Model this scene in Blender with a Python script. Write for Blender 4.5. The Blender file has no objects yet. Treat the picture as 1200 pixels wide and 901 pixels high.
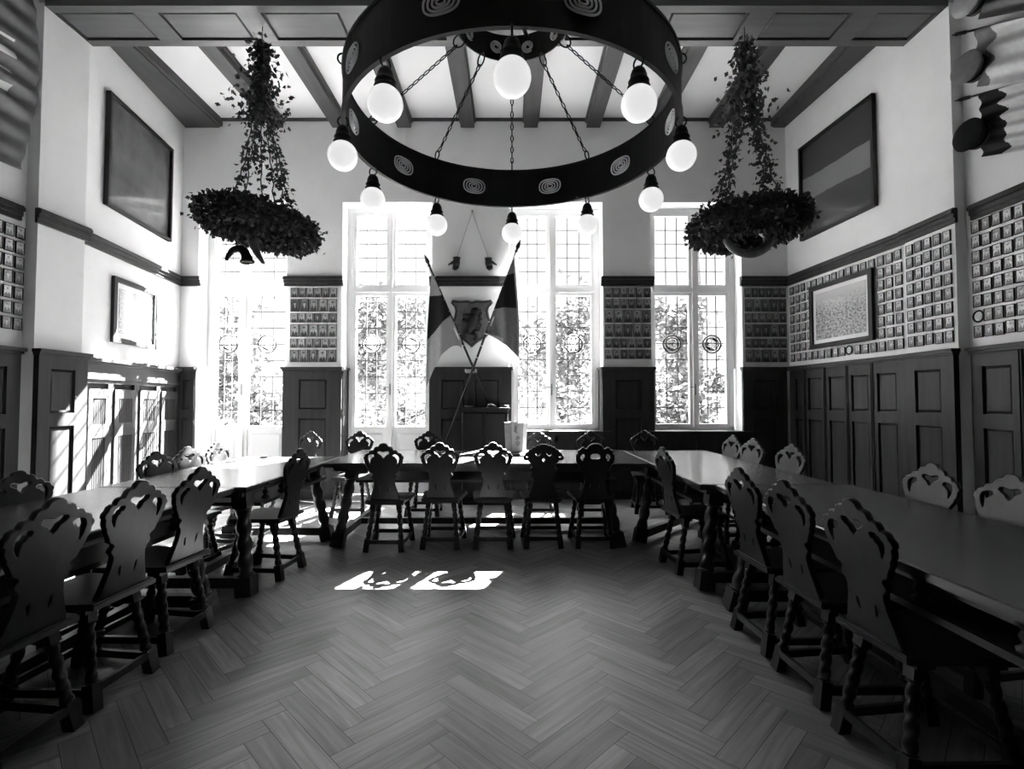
import bpy, bmesh, math, random
from mathutils import Matrix, Vector
random.seed(7)
PI = math.pi
S = bpy.context.scene
COL = S.collection

# ------------------------------------------------------------------ camera, world, sun, exposure
cam_d = bpy.data.cameras.new('camera'); cam = bpy.data.objects.new('camera', cam_d); COL.objects.link(cam)
cam.location = (0, 0, 1.33); cam.rotation_euler = (math.radians(91.9), 0, 0)
cam_d.sensor_fit = 'HORIZONTAL'; cam_d.sensor_width = 36; cam_d.lens = 36 * 595 / 1200; cam_d.clip_start = 0.05
S.camera = cam
W = bpy.data.worlds.new('sky'); S.world = W; W.use_nodes = True
bg = W.node_tree.nodes['Background']; bg.inputs[0].default_value = (1, 1, 1, 1); bg.inputs[1].default_value = 1.0
wn = W.node_tree.nodes; wt = wn.new('ShaderNodeTexCoord'); ws = wn.new('ShaderNodeSeparateXYZ'); wm = wn.new('ShaderNodeMapRange')   # hazy low sky, bright high sky
wm.interpolation_type = 'SMOOTHSTEP'; wm.inputs[1].default_value = 0.36; wm.inputs[2].default_value = 0.75; wm.inputs[3].default_value = 0.19; wm.inputs[4].default_value = 4.5
W.node_tree.links.new(wt.outputs['Generated'], ws.inputs[0]); W.node_tree.links.new(ws.outputs[2], wm.inputs[0]); W.node_tree.links.new(wm.outputs[0], bg.inputs[1])
sun_d = bpy.data.lights.new('sun', 'SUN'); sun = bpy.data.objects.new('sun', sun_d); COL.objects.link(sun)
sun_d.energy = 72; sun_d.angle = math.radians(0.6)
sun.rotation_euler = Vector((-0.372, -1, -1.10)).to_track_quat('-Z', 'Y').to_euler()
for px, pw, pz, ph in ((-3.74, 1.24, 2.55, 3.1), (-1.735, 1.25, 2.55, 3.1), (0.61, 1.3, 2.55, 3.1), (2.56, 1.26, 2.55, 3.1)):
    ld = bpy.data.lights.new('window_portal', 'AREA'); ld.shape = 'RECTANGLE'; ld.size = pw; ld.size_y = ph; ld.cycles.is_portal = True
    lo = bpy.data.objects.new('window_portal', ld); COL.objects.link(lo); lo.location = (px, 7.33, pz); lo.rotation_euler = (-PI / 2, 0, 0)
S.view_settings.view_transform = 'Standard'; S.view_settings.look = 'None'; S.view_settings.gamma = 1
S.view_settings.use_curve_mapping = False; S.view_settings.exposure = 3.22
S.cycles.use_denoising = True; S.cycles.max_bounces = 10; S.cycles.diffuse_bounces = 6; S.cycles.glossy_bounces = 4
S.cycles.transparent_max_bounces = 16; S.cycles.sample_clamp_indirect = 8

# ------------------------------------------------------------------ materials
def nodes(name):
    m = bpy.data.materials.new(name); m.use_nodes = True
    nt = m.node_tree; b = nt.nodes['Principled BSDF']
    return m, nt, b
def plain(name, g, rough=0.6, spec=0.5, metal=0.0):
    m, nt, b = nodes(name)
    b.inputs['Base Color'].default_value = (g, g, g, 1); b.inputs['Roughness'].default_value = rough
    b.inputs['Specular IOR Level'].default_value = spec; b.inputs['Metallic'].default_value = metal
    return m
def noisy(name, g, rough=0.6, spec=0.5, scale=(8, 8, 8), var=0.25, bump=0.0, coord='Object'):
    m, nt, b = nodes(name)
    N = nt.nodes.new; L = nt.links.new
    tc = N('ShaderNodeTexCoord'); mp = N('ShaderNodeMapping'); mp.inputs['Scale'].default_value = scale
    no = N('ShaderNodeTexNoise'); no.inputs['Scale'].default_value = 1; no.inputs['Detail'].default_value = 6; no.inputs['Roughness'].default_value = 0.6
    L(tc.outputs[coord], mp.inputs[0]); L(mp.outputs[0], no.inputs['Vector'])
    mr = N('ShaderNodeMapRange'); mr.inputs[1].default_value = 0.3; mr.inputs[2].default_value = 0.7
    mr.inputs[3].default_value = g * (1 - var); mr.inputs[4].default_value = g * (1 + var)
    L(no.outputs[0], mr.inputs[0]); L(mr.outputs[0], b.inputs['Base Color'])
    b.inputs['Roughness'].default_value = rough; b.inputs['Specular IOR Level'].default_value = spec
    if bump:
        bp = N('ShaderNodeBump'); bp.inputs['Strength'].default_value = bump; bp.inputs['Distance'].default_value = 0.01
        L(no.outputs[0], bp.inputs['Height']); L(bp.outputs[0], b.inputs['Normal'])
    return m
M = {}
M['plaster'] = noisy('wall_plaster', 0.80, 0.85, 0.2, (3, 3, 3), 0.03)
M['ceiling'] = noisy('ceiling_plaster', 0.62, 0.9, 0.2, (2, 2, 2), 0.02)
M['white'] = plain('white_paint', 0.8, 0.45)
M['panel'] = noisy('dark_oak_panelling', 0.028, 0.42, 0.25, (14, 14, 1.2), 0.35, 0.05)
M['beam'] = noisy('ceiling_beam_oak', 0.045, 0.5, 0.4, (12, 1.2, 12), 0.3)
M['girder'] = noisy('girder_oak', 0.06, 0.4, 0.5, (1.2, 12, 12), 0.3)
M['groove'] = plain('groove_black', 0.01, 0.8)
M['chair'] = noisy('chair_oak', 0.014, 0.33, 0.28, (26, 26, 3), 0.35, 0.03)
M['table'] = noisy('table_oak', 0.045, 0.24, 0.5, (9, 1.0, 9), 0.25, 0.02)
M['tablex'] = noisy('table_oak_cross', 0.045, 0.24, 0.5, (1.0, 9, 9), 0.25, 0.02)
M['tdark'] = noisy('table_frame_oak', 0.02, 0.35, 0.4, (14, 14, 2), 0.3)
M['iron'] = plain('black_iron', 0.005, 0.5, 0.15)
M['ebony'] = plain('ebony_stain', 0.006, 0.5, 0.2)
M['loop'] = plain('pale_paint', 0.75, 0.5)
M['lead'] = plain('lead_came', 0.03, 0.6)
M['pale'] = plain('pale_metal', 0.55, 0.35)
M['brass'] = plain('dull_brass', 0.4, 0.3, 0.5, 0.8)
M['leaf'] = noisy('dry_leaf', 0.045, 0.6, 0.3, (30, 30, 30), 0.6)
M['ivy'] = noisy('ivy_leaf', 0.05, 0.6, 0.3, (30, 30, 30), 0.6)
M['horn'] = noisy('polished_horn', 0.13, 0.3, 0.5, (8, 8, 8), 0.5)
M['frame'] = plain('black_frame', 0.012, 0.5, 0.3)
M['mat'] = plain('mount_card', 0.75, 0.7)
M['cloth_l'] = noisy('flag_light', 0.30, 0.8, 0.2, (20, 20, 20), 0.1)
M['cloth_w'] = noisy('flag_white', 0.62, 0.8, 0.2, (20, 20, 20), 0.08)
M['cloth_m'] = noisy('flag_mid', 0.16, 0.7, 0.3, (20, 20, 20), 0.15)
M['cloth_d'] = noisy('flag_dark', 0.012, 0.8, 0.2, (20, 20, 20), 0.2)
M['cloth_s'] = noisy('flag_satin', 0.07, 0.45, 0.5, (20, 20, 20), 0.15)
M['relief'] = noisy('relief_dark', 0.012, 0.5, 0.5, (20, 20, 20), 0.4)
M['reliefbg'] = noisy('relief_field', 0.11, 0.5, 0.5, (12, 12, 12), 0.4)
M['grass'] = noisy('lawn', 0.10, 0.9, 0.1, (3, 3, 3), 0.3)
M['foliage'] = noisy('garden_leaf', 0.05, 0.7, 0.2, (8, 8, 8), 0.5)
M['bark'] = noisy('bark', 0.05, 0.9, 0.1, (6, 6, 2), 0.4)
def floor_mat():
    m, nt, b = nodes('herringbone_oak'); N = nt.nodes.new; L = nt.links.new
    at = N('ShaderNodeAttribute'); at.attribute_name = 'tone'
    uv = N('ShaderNodeUVMap'); mp = N('ShaderNodeMapping'); mp.inputs['Scale'].default_value = (2.2, 34, 1)
    no = N('ShaderNodeTexNoise'); no.inputs['Scale'].default_value = 1; no.inputs['Detail'].default_value = 7; no.inputs['Distortion'].default_value = 0.8
    L(uv.outputs[0], mp.inputs[0]); L(mp.outputs[0], no.inputs['Vector'])
    mr = N('ShaderNodeMapRange'); mr.inputs[1].default_value = 0.3; mr.inputs[2].default_value = 0.7; mr.inputs[3].default_value = 0.62; mr.inputs[4].default_value = 1.3
    L(no.outputs[0], mr.inputs[0])
    mu = N('ShaderNodeMath'); mu.operation = 'MULTIPLY'; L(at.outputs['Fac'], mu.inputs[0]); L(mr.outputs[0], mu.inputs[1])
    L(mu.outputs[0], b.inputs['Base Color'])
    b.inputs['Roughness'].default_value = 0.42; b.inputs['Specular IOR Level'].default_value = 0.45
    bp = N('ShaderNodeBump'); bp.inputs['Strength'].default_value = 0.12; bp.inputs['Distance'].default_value = 0.004
    L(no.outputs[0], bp.inputs['Height']); L(bp.outputs[0], b.inputs['Normal'])
    return m
M['floor'] = floor_mat()
def glass_mat():
    m = bpy.data.materials.new('window_glass'); m.use_nodes = True; nt = m.node_tree; nt.nodes.clear(); N = nt.nodes.new; L = nt.links.new
    o = N('ShaderNodeOutputMaterial'); mx = N('ShaderNodeMixShader'); t = N('ShaderNodeBsdfTransparent'); g = N('ShaderNodeBsdfGlossy')
    t.inputs[0].default_value = (0.93, 0.93, 0.93, 1); g.inputs['Roughness'].default_value = 0.04; mx.inputs[0].default_value = 0.06
    L(t.outputs[0], mx.inputs[1]); L(g.outputs[0], mx.inputs[2]); L(mx.outputs[0], o.inputs[0])
    return m
M['glass'] = glass_mat()
def stained(name, g, tr):
    m = bpy.data.materials.new(name); m.use_nodes = True; nt = m.node_tree; nt.nodes.clear(); N = nt.nodes.new; L = nt.links.new
    o = N('ShaderNodeOutputMaterial'); mx = N('ShaderNodeMixShader'); t = N('ShaderNodeBsdfTransparent'); g_ = N('ShaderNodeBsdfTranslucent')
    t.inputs[0].default_value = (g, g, g, 1); g_.inputs[0].default_value = (g, g, g, 1); mx.inputs[0].default_value = tr
    L(t.outputs[0], mx.inputs[1]); L(g_.outputs[0], mx.inputs[2]); L(mx.outputs[0], o.inputs[0])
    return m
M['stain_l'] = stained('stained_glass_pale', 0.62, 0.06)
M['stain_d'] = stained('stained_glass_dark', 0.06, 0.06)
def globe_mat():
    m, nt, b = nodes('opal_globe')
    b.inputs['Base Color'].default_value = (0.8, 0.8, 0.8, 1); b.inputs['Roughness'].default_value = 0.25
    b.inputs['Emission Color'].default_value = (1, 1, 1, 1); b.inputs['Emission Strength'].default_value = 0.075
    return m
M['globe'] = globe_mat()
def portrait_mat(name, lo, hi, suit, face, hair, shirt):
    m, nt, b = nodes(name); N = nt.nodes.new; L = nt.links.new
    tc = N('ShaderNodeTexCoord'); oi = N('ShaderNodeObjectInfo')
    def ell(cx, cz, rx, rz):
        mp = N('ShaderNodeMapping'); mp.inputs['Location'].default_value = (-cx / rx, 0, -cz / rz); mp.inputs['Scale'].default_value = (1 / rx, 0, 1 / rz)
        L(tc.outputs['Generated'], mp.inputs[0])
        ln = N('ShaderNodeVectorMath'); ln.operation = 'LENGTH'; L(mp.outputs[0], ln.inputs[0])
        r = N('ShaderNodeMapRange'); r.inputs[1].default_value = 0.85; r.inputs[2].default_value = 1.05; r.inputs[3].default_value = 1; r.inputs[4].default_value = 0
        L(ln.outputs['Value'], r.inputs[0]); return r
    no = N('ShaderNodeTexNoise'); no.inputs['Scale'].default_value = 6; no.noise_dimensions = '4D'
    L(tc.outputs['Generated'], no.inputs['Vector'])
    w = N('ShaderNodeMath'); w.operation = 'MULTIPLY'; w.inputs[1].default_value = 50; L(oi.outputs['Random'], w.inputs[0]); L(w.outputs[0], no.inputs['W'])
    bgv = N('ShaderNodeMapRange'); bgv.inputs[3].default_value = lo; bgv.inputs[4].default_value = hi; L(oi.outputs['Random'], bgv.inputs[0])
    bgm = N('ShaderNodeMath'); bgm.operation = 'MULTIPLY'; L(bgv.outputs[0], bgm.inputs[0])
    nr = N('ShaderNodeMapRange'); nr.inputs[1].default_value = 0.3; nr.inputs[2].default_value = 0.7; nr.inputs[3].default_value = 0.5; nr.inputs[4].default_value = 1.3
    L(no.outputs[0], nr.inputs[0]); L(nr.outputs[0], bgm.inputs[1])
    def mix(prev, mask, g):
        x = N('ShaderNodeMix'); x.data_type = 'FLOAT'; L(mask.outputs[0], x.inputs[0]); L(prev, x.inputs[2]); x.inputs[3].default_value = g; return x.outputs[0]
    c = mix(bgm.outputs[0], ell(0.5, 0.1, 0.42, 0.36), suit)
    c = mix(c, ell(0.5, 0.38, 0.07, 0.14), shirt)
    c = mix(c, ell(0.5, 0.62, 0.16, 0.17), face)
    c = mix(c, ell(0.5, 0.76, 0.17, 0.09), hair)
    L(c, b.inputs['Base Color']); b.inputs['Roughness'].default_value = 0.22
    return m
M['portrait'] = portrait_mat('portrait_print', .08, .42, .04, .36, .06, .45)
M['portrait_pale'] = portrait_mat('portrait_print_pale', .32, .75, .20, .55, .26, .6)  # same print layout in lighter tones, for the side walls
def picture_mat(name, kind):
    m, nt, b = nodes(name); N = nt.nodes.new; L = nt.links.new
    tc = N('ShaderNodeTexCoord'); sp = N('ShaderNodeSeparateXYZ'); L(tc.outputs['Generated'], sp.inputs[0])
    no = N('ShaderNodeTexNoise'); no.inputs['Detail'].default_value = 8; L(tc.outputs['Generated'], no.inputs['Vector'])
    rp = N('ShaderNodeValToRGB'); el = rp.color_ramp.elements
    def stops(l):
        while len(el) < len(l): el.new(0.5)
        for e, (p, g) in zip(el, l): e.position = p; e.color = (g, g, g, 1)
    b.inputs['Roughness'].default_value = 0.12
    if kind == 'dark':
        no.inputs['Scale'].default_value = 5; stops([(0.3, 0.05), (0.7, 0.12)]); L(no.outputs[0], rp.inputs[0]); L(rp.outputs[0], b.inputs['Base Color'])
    elif kind == 'band':
        no.inputs['Scale'].default_value = 4
        a = N('ShaderNodeMath'); a.operation = 'MULTIPLY_ADD'; a.inputs[1].default_value = 0.03; L(sp.outputs[0], a.inputs[0]); L(sp.outputs[2], a.inputs[2])
        a2 = N('ShaderNodeMath'); a2.operation = 'MULTIPLY_ADD'; a2.inputs[1].default_value = 0.06; L(no.outputs[0], a2.inputs[0]); L(a.outputs[0], a2.inputs[2])
        rp.color_ramp.interpolation = 'CONSTANT'; stops([(0.0, 0.075), (0.12, 0.06), (0.42, 0.17), (0.68, 0.055)])  # tones lifted overall, glass reflection put into the colours
        L(a2.outputs[0], rp.inputs[0]); L(rp.outputs[0], b.inputs['Base Color'])
    elif kind == 'crowd':
        no.inputs['Scale'].default_value = 24; stops([(0.35, 0.10), (0.62, 0.5)]); L(no.outputs[0], rp.inputs[0])
        hz = N('ShaderNodeMapRange'); hz.inputs[1].default_value = 0.55; hz.inputs[2].default_value = 0.95; L(sp.outputs[2], hz.inputs[0])
        mx = N('ShaderNodeMix'); mx.data_type = 'RGBA'; L(hz.outputs[0], mx.inputs[0]); L(rp.outputs[0], mx.inputs[6]); mx.inputs[7].default_value = (0.55, 0.55, 0.55, 1)
        L(mx.outputs[2], b.inputs['Base Color'])
    else:
        no.inputs['Scale'].default_value = 30; stops([(0.4, 0.3), (0.6, 0.7)]); L(no.outputs[0], rp.inputs[0])
        wv = N('ShaderNodeTexWave'); wv.bands_direction = 'X'; wv.inputs['Scale'].default_value = 0.62; L(tc.outputs['Generated'], wv.inputs['Vector'])
        mx = N('ShaderNodeMix'); mx.data_type = 'RGBA'; L(wv.outputs['Fac'], mx.inputs[0]); L(rp.outputs[0], mx.inputs[6]); mx.inputs[7].default_value = (0.75, 0.75, 0.75, 1)
        L(mx.outputs[2], b.inputs['Base Color'])
    return m
M['pic_dark'] = picture_mat('painting_dark', 'dark'); M['pic_band'] = picture_mat('painting_band', 'band')
M['pic_crowd'] = picture_mat('print_crowd', 'crowd'); M['pic_doc'] = picture_mat('print_document', 'doc')

# ------------------------------------------------------------------ mesh builder
class MB:
    def __init__(s): s.v = []; s.f = []; s.mi = []; s.sm = []; s.X = Matrix.Identity(4); s.m = 0
    def add(s, vs, fs, smooth=False):
        o = len(s.v); s.v += [tuple(s.X @ Vector(p)) for p in vs]
        for f in fs: s.f.append([i + o for i in f]); s.mi.append(s.m); s.sm.append(smooth)
    def box(s, x0, x1, y0, y1, z0, z1):
        s.add([(x0, y0, z0), (x1, y0, z0), (x1, y1, z0), (x0, y1, z0), (x0, y0, z1), (x1, y0, z1), (x1, y1, z1), (x0, y1, z1)],
              [(0, 3, 2, 1), (4, 5, 6, 7), (0, 1, 5, 4), (1, 2, 6, 5), (2, 3, 7, 6), (3, 0, 4, 7)])
        return s
    def bevbox(s, x0, x1, y0, y1, z0, z1, b):      # raised field: back rectangle full, front (y0) face smaller
        s.add([(x0, y1, z0), (x1, y1, z0), (x1, y1, z1), (x0, y1, z1), (x0 + b, y0, z0 + b), (x1 - b, y0, z0 + b), (x1 - b, y0, z1 - b), (x0 + b, y0, z1 - b)],
              [(0, 3, 2, 1), (4, 5, 6, 7), (0, 1, 5, 4), (1, 2, 6, 5), (2, 3, 7, 6), (3, 0, 4, 7)])
        return s
    def bar(s, a, b, w, h, up=(0, 0, 1)):
        a = Vector(a); b = Vector(b); d = (b - a).normalized(); u = Vector(up); r = d.cross(u)
        if r.length < 1e-4: r = d.cross(Vector((1, 0, 0)))
        r.normalize(); u = r.cross(d)
        vs = []
        for p in (a, b):
            for i, j in ((-1, -1), (1, -1), (1, 1), (-1, 1)): vs.append(p + r * (i * w / 2) + u * (j * h / 2))
        s.add(vs, [(3, 2, 1, 0), (4, 5, 6, 7), (0, 1, 5, 4), (1, 2, 6, 5), (2, 3, 7, 6), (3, 0, 4, 7)])
        return s
    def tube(s, pts, rad, n=8, cap=True, lobe=None):
        pts = [Vector(p) for p in pts]; k = len(pts); vs = []; r0 = None
        for i, p in enumerate(pts):
            d = (pts[min(i + 1, k - 1)] - pts[max(i - 1, 0)]).normalized()
            if r0 is None:
                r0 = d.cross(Vector((0, 0, 1)))
                if r0.length < 1e-3: r0 = d.cross(Vector((0, 1, 0)))
            r0 = (r0 - d * r0.dot(d)).normalized(); u = d.cross(r0)
            r = rad[i] if isinstance(rad, (list, tuple)) else rad
            for j in range(n):
                t = 2 * PI * j / n; q = r if lobe is None else r * lobe(i, t)
                vs.append(p + r0 * (q * math.cos(t)) + u * (q * math.sin(t)))
        fs = [(i * n + j, i * n + (j + 1) % n, (i + 1) * n + (j + 1) % n, (i + 1) * n + j) for i in range(k - 1) for j in range(n)]
        if cap: fs += [tuple(range(n - 1, -1, -1)), tuple((k - 1) * n + j for j in range(n))]
        s.add(vs, fs, True); return s
    def ring(s, c, R, r, ax=(0, 0, 1), n=16, k=6, sx=1.0):
        q = Vector(ax).normalized().to_track_quat('Z', 'Y').to_matrix(); vs = []; c = Vector(c)
        for i in range(n):
            t = 2 * PI * i / n
            for j in range(k):
                p = 2 * PI * j / k
                vs.append(c + q @ Vector(((R + r * math.cos(p)) * math.cos(t) * sx, (R + r * math.cos(p)) * math.sin(t), r * math.sin(p))))
        s.add(vs, [(i * k + j, ((i + 1) % n) * k + j, ((i + 1) % n) * k + (j + 1) % k, i * k + (j + 1) % k) for i in range(n) for j in range(k)], True); return s
    def lathe(s, prof, n=20, c=(0, 0, 0), ax=(0, 0, 1)):
        q = Vector(ax).normalized().to_track_quat('Z', 'Y').to_matrix(); c = Vector(c); vs = []; k = len(prof)
        for r, z in prof:
            for j in range(n):
                t = 2 * PI * j / n; vs.append(c + q @ Vector((r * math.cos(t), r * math.sin(t), z)))
        fs = [(i * n + j, i * n + (j + 1) % n, (i + 1) * n + (j + 1) % n, (i + 1) * n + j) for i in range(k - 1) for j in range(n)]
        fs += [tuple(range(n - 1, -1, -1)), tuple((k - 1) * n + j for j in range(n))]
        s.add(vs, fs, True); return s
    def ball(s, c, r, n=16, k=10):
        r = r if isinstance(r, (tuple, list)) else (r, r, r); vs = [(c[0], c[1], c[2] - r[2])]
        for i in range(1, k):
            a = -PI / 2 + PI * i / k
            for j in range(n):
                t = 2 * PI * j / n; vs.append((c[0] + r[0] * math.cos(a) * math.cos(t), c[1] + r[1] * math.cos(a) * math.sin(t), c[2] + r[2] * math.sin(a)))
        vs.append((c[0], c[1], c[2] + r[2])); e = len(vs) - 1
        fs = [(0, 1 + (j + 1) % n, 1 + j) for j in range(n)]
        fs += [(1 + i * n + j, 1 + i * n + (j + 1) % n, 1 + (i + 1) * n + (j + 1) % n, 1 + (i + 1) * n + j) for i in range(k - 2) for j in range(n)]
        fs += [(e, 1 + (k - 2) * n + j, 1 + (k - 2) * n + (j + 1) % n) for j in range(n)]
        s.add(vs, fs, True); return s
    def prism(s, poly, z0, z1):
        n = len(poly); s.add([(x, y, z0) for x, y in poly] + [(x, y, z1) for x, y in poly],
                             [tuple(range(n - 1, -1, -1)), tuple(range(n, 2 * n))] + [(i, (i + 1) % n, n + (i + 1) % n, n + i) for i in range(n)]); return s
    def leaf(s, p, d, up, l, w):
        d = Vector(d).normalized(); r = d.cross(Vector(up))
        if r.length < 1e-3: r = Vector((1, 0, 0))
        r.normalize(); n = r.cross(d); p = Vector(p)
        s.add([p, p + d * l * .45 + r * w / 2 + n * w * .2, p + d * l, p + d * l * .45 - r * w / 2 + n * w * .2], [(0, 1, 2), (0, 2, 3)]); return s
    def grid(s, fn, nu, nv, mat=None, smooth=True):
        o = len(s.v)
        for i in range(nu + 1):
            for j in range(nv + 1): s.v.append(tuple(s.X @ Vector(fn(i / nu, j / nv))))
        for i in range(nu):
            for j in range(nv):
                a = o + i * (nv + 1) + j; s.f.append([a, a + 1, a + nv + 2, a + nv + 1]); s.sm.append(smooth)
                s.mi.append(mat((i + .5) / nu, (j + .5) / nv) if mat else s.m)
        return s
    def mesh(s, name, mats):
        me = bpy.data.meshes.new(name); me.from_pydata(s.v, [], s.f)
        for m in (mats if isinstance(mats, (list, tuple)) else [mats]): me.materials.append(m)
        me.polygons.foreach_set('use_smooth', s.sm); me.polygons.foreach_set('material_index', s.mi); me.update()
        return me
    def build(s, name, mats, parent=None, label=None):
        o = bpy.data.objects.new(name, s.mesh(name, mats)); COL.objects.link(o)
        if parent: o.parent = parent
        if label: o['label'] = label
        return o
def tag(o, label=None, cat=None, group=None, kind=None):
    if label: o['label'] = label
    if cat: o['category'] = cat
    if group: o['group'] = group
    if kind: o['kind'] = kind
    return o
def empty(name, loc=(0, 0, 0), rz=0.0):
    o = bpy.data.objects.new(name, None); COL.objects.link(o); o.location = loc; o.rotation_euler = (0, 0, rz); o.empty_display_size = 0.1; return o
def copy_tree(o, parent=None):
    c = o.copy(); COL.objects.link(c)
    if parent: c.parent = parent
    for ch in list(o.children): copy_tree(ch, c)
    return c
def outline_solid(name, loops, half, mat, parent=None, bevel=0.003, X=None):
    """flat outline with holes given thickness; outline in x,z -> solid standing in the xz plane, thickness along y"""
    cu = bpy.data.curves.new('tmp', 'CURVE'); cu.dimensions = '2D'; cu.fill_mode = 'BOTH'; cu.extrude = max(half - bevel, 0.001); cu.bevel_depth = bevel; cu.bevel_resolution = 0
    for lp in loops:
        sp = cu.splines.new('POLY'); sp.points.add(len(lp) - 1); sp.use_cyclic_u = True
        for p, (x, y) in zip(sp.points, lp): p.co = (x, y, 0, 1)
    t = bpy.data.objects.new('tmp', cu); me = bpy.data.meshes.new_from_object(t); bpy.data.objects.remove(t); bpy.data.curves.remove(cu)
    R = Matrix.Rotation(PI / 2, 4, 'X'); me.transform((X or Matrix.Identity(4)) @ R)
    me.name = name; me.materials.clear(); me.materials.append(mat)
    o = bpy.data.objects.new(name, me); COL.objects.link(o)
    if parent: o.parent = parent
    return o

# ------------------------------------------------------------------ wall plan
LW = (Vector((-4.32, 5.0)), Vector((-4.60, 7.0)))
RW = (Vector((3.993, 5.08)), Vector((3.83, 7.0)))
TH_L = math.atan2(LW[1].y - LW[0].y, LW[1].x - LW[0].x)                 # local +x runs towards the windows, room side is local -y
TH_R = math.atan2(RW[0].y - RW[1].y, RW[0].x - RW[1].x)                 # local +x runs towards the camera
CEIL = 5.29; Z_WC = 1.80; RZ0, RZ1 = 2.925, 3.055
def struct(o): o['kind'] = 'structure'; return o

# floor: herringbone boards laid as one surface
def build_floor():
    w, n = 0.102, 5; c45 = math.cos(PI / 4); vs = []; fs = []; tone = []; uvs = []
    rnd = random.Random(3)
    def emit(x0, x1, y0, y1, horiz):
        cx, cy = (x0 + x1) / 2 * w, (y0 + y1) / 2 * w
        X = (cx - cy) * c45 + 0.11; Y = (cx + cy) * c45
        if not (-4.85 < X < 4.5 and -3.2 < Y < 7.5): return
        g = 0.0011; tn = 0.165 * (0.74 + 0.42 * rnd.random()) * (1.3 if rnd.random() < .09 else 1); o = len(vs); ru, rv = rnd.random() * 9, rnd.random() * 9
        for (a, b) in ((x0 * w + g, y0 * w + g), (x1 * w - g, y0 * w + g), (x1 * w - g, y1 * w - g), (x0 * w + g, y1 * w - g)):
            vs.append(((a - b) * c45 + 0.11, (a + b) * c45, 0.0))
            uvs.append((a + ru, b + rv) if horiz else (b + ru, a + rv))
        fs.append((o, o + 1, o + 2, o + 3)); tone.append(tn)
    for k in range(-160, 160):
        for m in range(-26, 26):
            ox, oy = k + m * n, k - m * n
            if abs(ox) > 140 or abs(oy) > 140: continue
            emit(ox, ox + n, oy, oy + 1, True); emit(ox, ox + 1, oy + 1, oy + 1 + n, False)
    o = len(vs); vs += [(-4.9, -3.3, -0.004), (4.6, -3.3, -0.004), (4.6, 7.5, -0.004), (-4.9, 7.5, -0.004), (-4.9, -3.3, -0.1), (4.6, -3.3, -0.1), (4.6, 7.5, -0.1), (-4.9, 7.5, -0.1)]
    nb = len(fs); fs += [(o, o + 1, o + 2, o + 3), (o + 4, o + 7, o + 6, o + 5), (o, o + 4, o + 5, o + 1), (o + 1, o + 5, o + 6, o + 2), (o + 2, o + 6, o + 7, o + 3), (o + 3, o + 7, o + 4, o)]
    me = bpy.data.meshes.new('floor'); me.from_pydata(vs, [], fs)
    me.materials.append(M['floor']); me.materials.append(M['groove'])
    at = me.attributes.new('tone', 'FLOAT', 'FACE'); at.data.foreach_set('value', tone + [0.02] * 6)
    uvl = me.uv_layers.new(name='UVMap')
    for i, p in enumerate(me.polygons):
        if i >= nb: p.material_index = 1; continue
        for li, vi in zip(p.loop_indices, p.vertices): uvl.data[li].uv = uvs[vi]
    fl = bpy.data.objects.new('floor', me); COL.objects.link(fl); struct(fl)
build_floor()
struct(MB().box(-5.0, 4.7, -3.3, 7.4, CEIL, CEIL + 0.15).build('ceiling', M['ceiling']))
# side walls (with their shallow pilasters) and the rear wall behind the camera
def slab(mb, p, q, th, side, z0=0.0, z1=CEIL):
    d = (q - p).normalized(); n = Vector((-d.y, d.x)) * side
    a, b, c, e = p, q, q + n * th, p + n * th
    poly = [tuple(a), tuple(b), tuple(c), tuple(e)]
    if side < 0: poly.reverse()
    mb.prism(poly, z0, z1)
wl = MB(); slab(wl, LW[0], LW[1] + (LW[1] - LW[0]) * 0.15, 0.3, 1)
wl.box(-4.62, -4.25, 4.5, 5.0, 0, CEIL); wl.box(-4.66, -4.36, -3.2, 4.5, 0, CEIL); struct(wl.build('wall_left', M['plaster']))
wr = MB(); slab(wr, RW[0], RW[1] + (RW[1] - RW[0]) * 0.15, 0.3, -1)
wr.box(3.97, 4.3, 4.5, 5.08, 0, CEIL); wr.box(4.07, 4.37, -3.2, 4.5, 0, CEIL); struct(wr.build('wall_right', M['plaster']))
struct(MB().box(-4.7, 4.4, -3.3, -3.1, 0, CEIL).build('wall_rear', M['panel']))
WIN = [(-4.36, -3.12, 0.0), (-2.36, -1.11, 0.0), (-0.04, 1.26, 0.93), (1.93, 3.19, 0.93)]
WT = 4.107
wb = MB(); wb.box(-4.95, 4.2, 7.0, 7.36, WT, CEIL)
ed = [-4.95] + [e for w in WIN for e in w[:2]] + [4.2]
for i in range(0, 10, 2): wb.box(ed[i], ed[i + 1], 7.0, 7.36, 0, WT)
for a, b, sz in WIN:
    if sz: wb.box(a, b, 7.0, 7.36, 0, sz - .03)
struct(wb.build('wall_back', M['plaster']))

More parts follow.
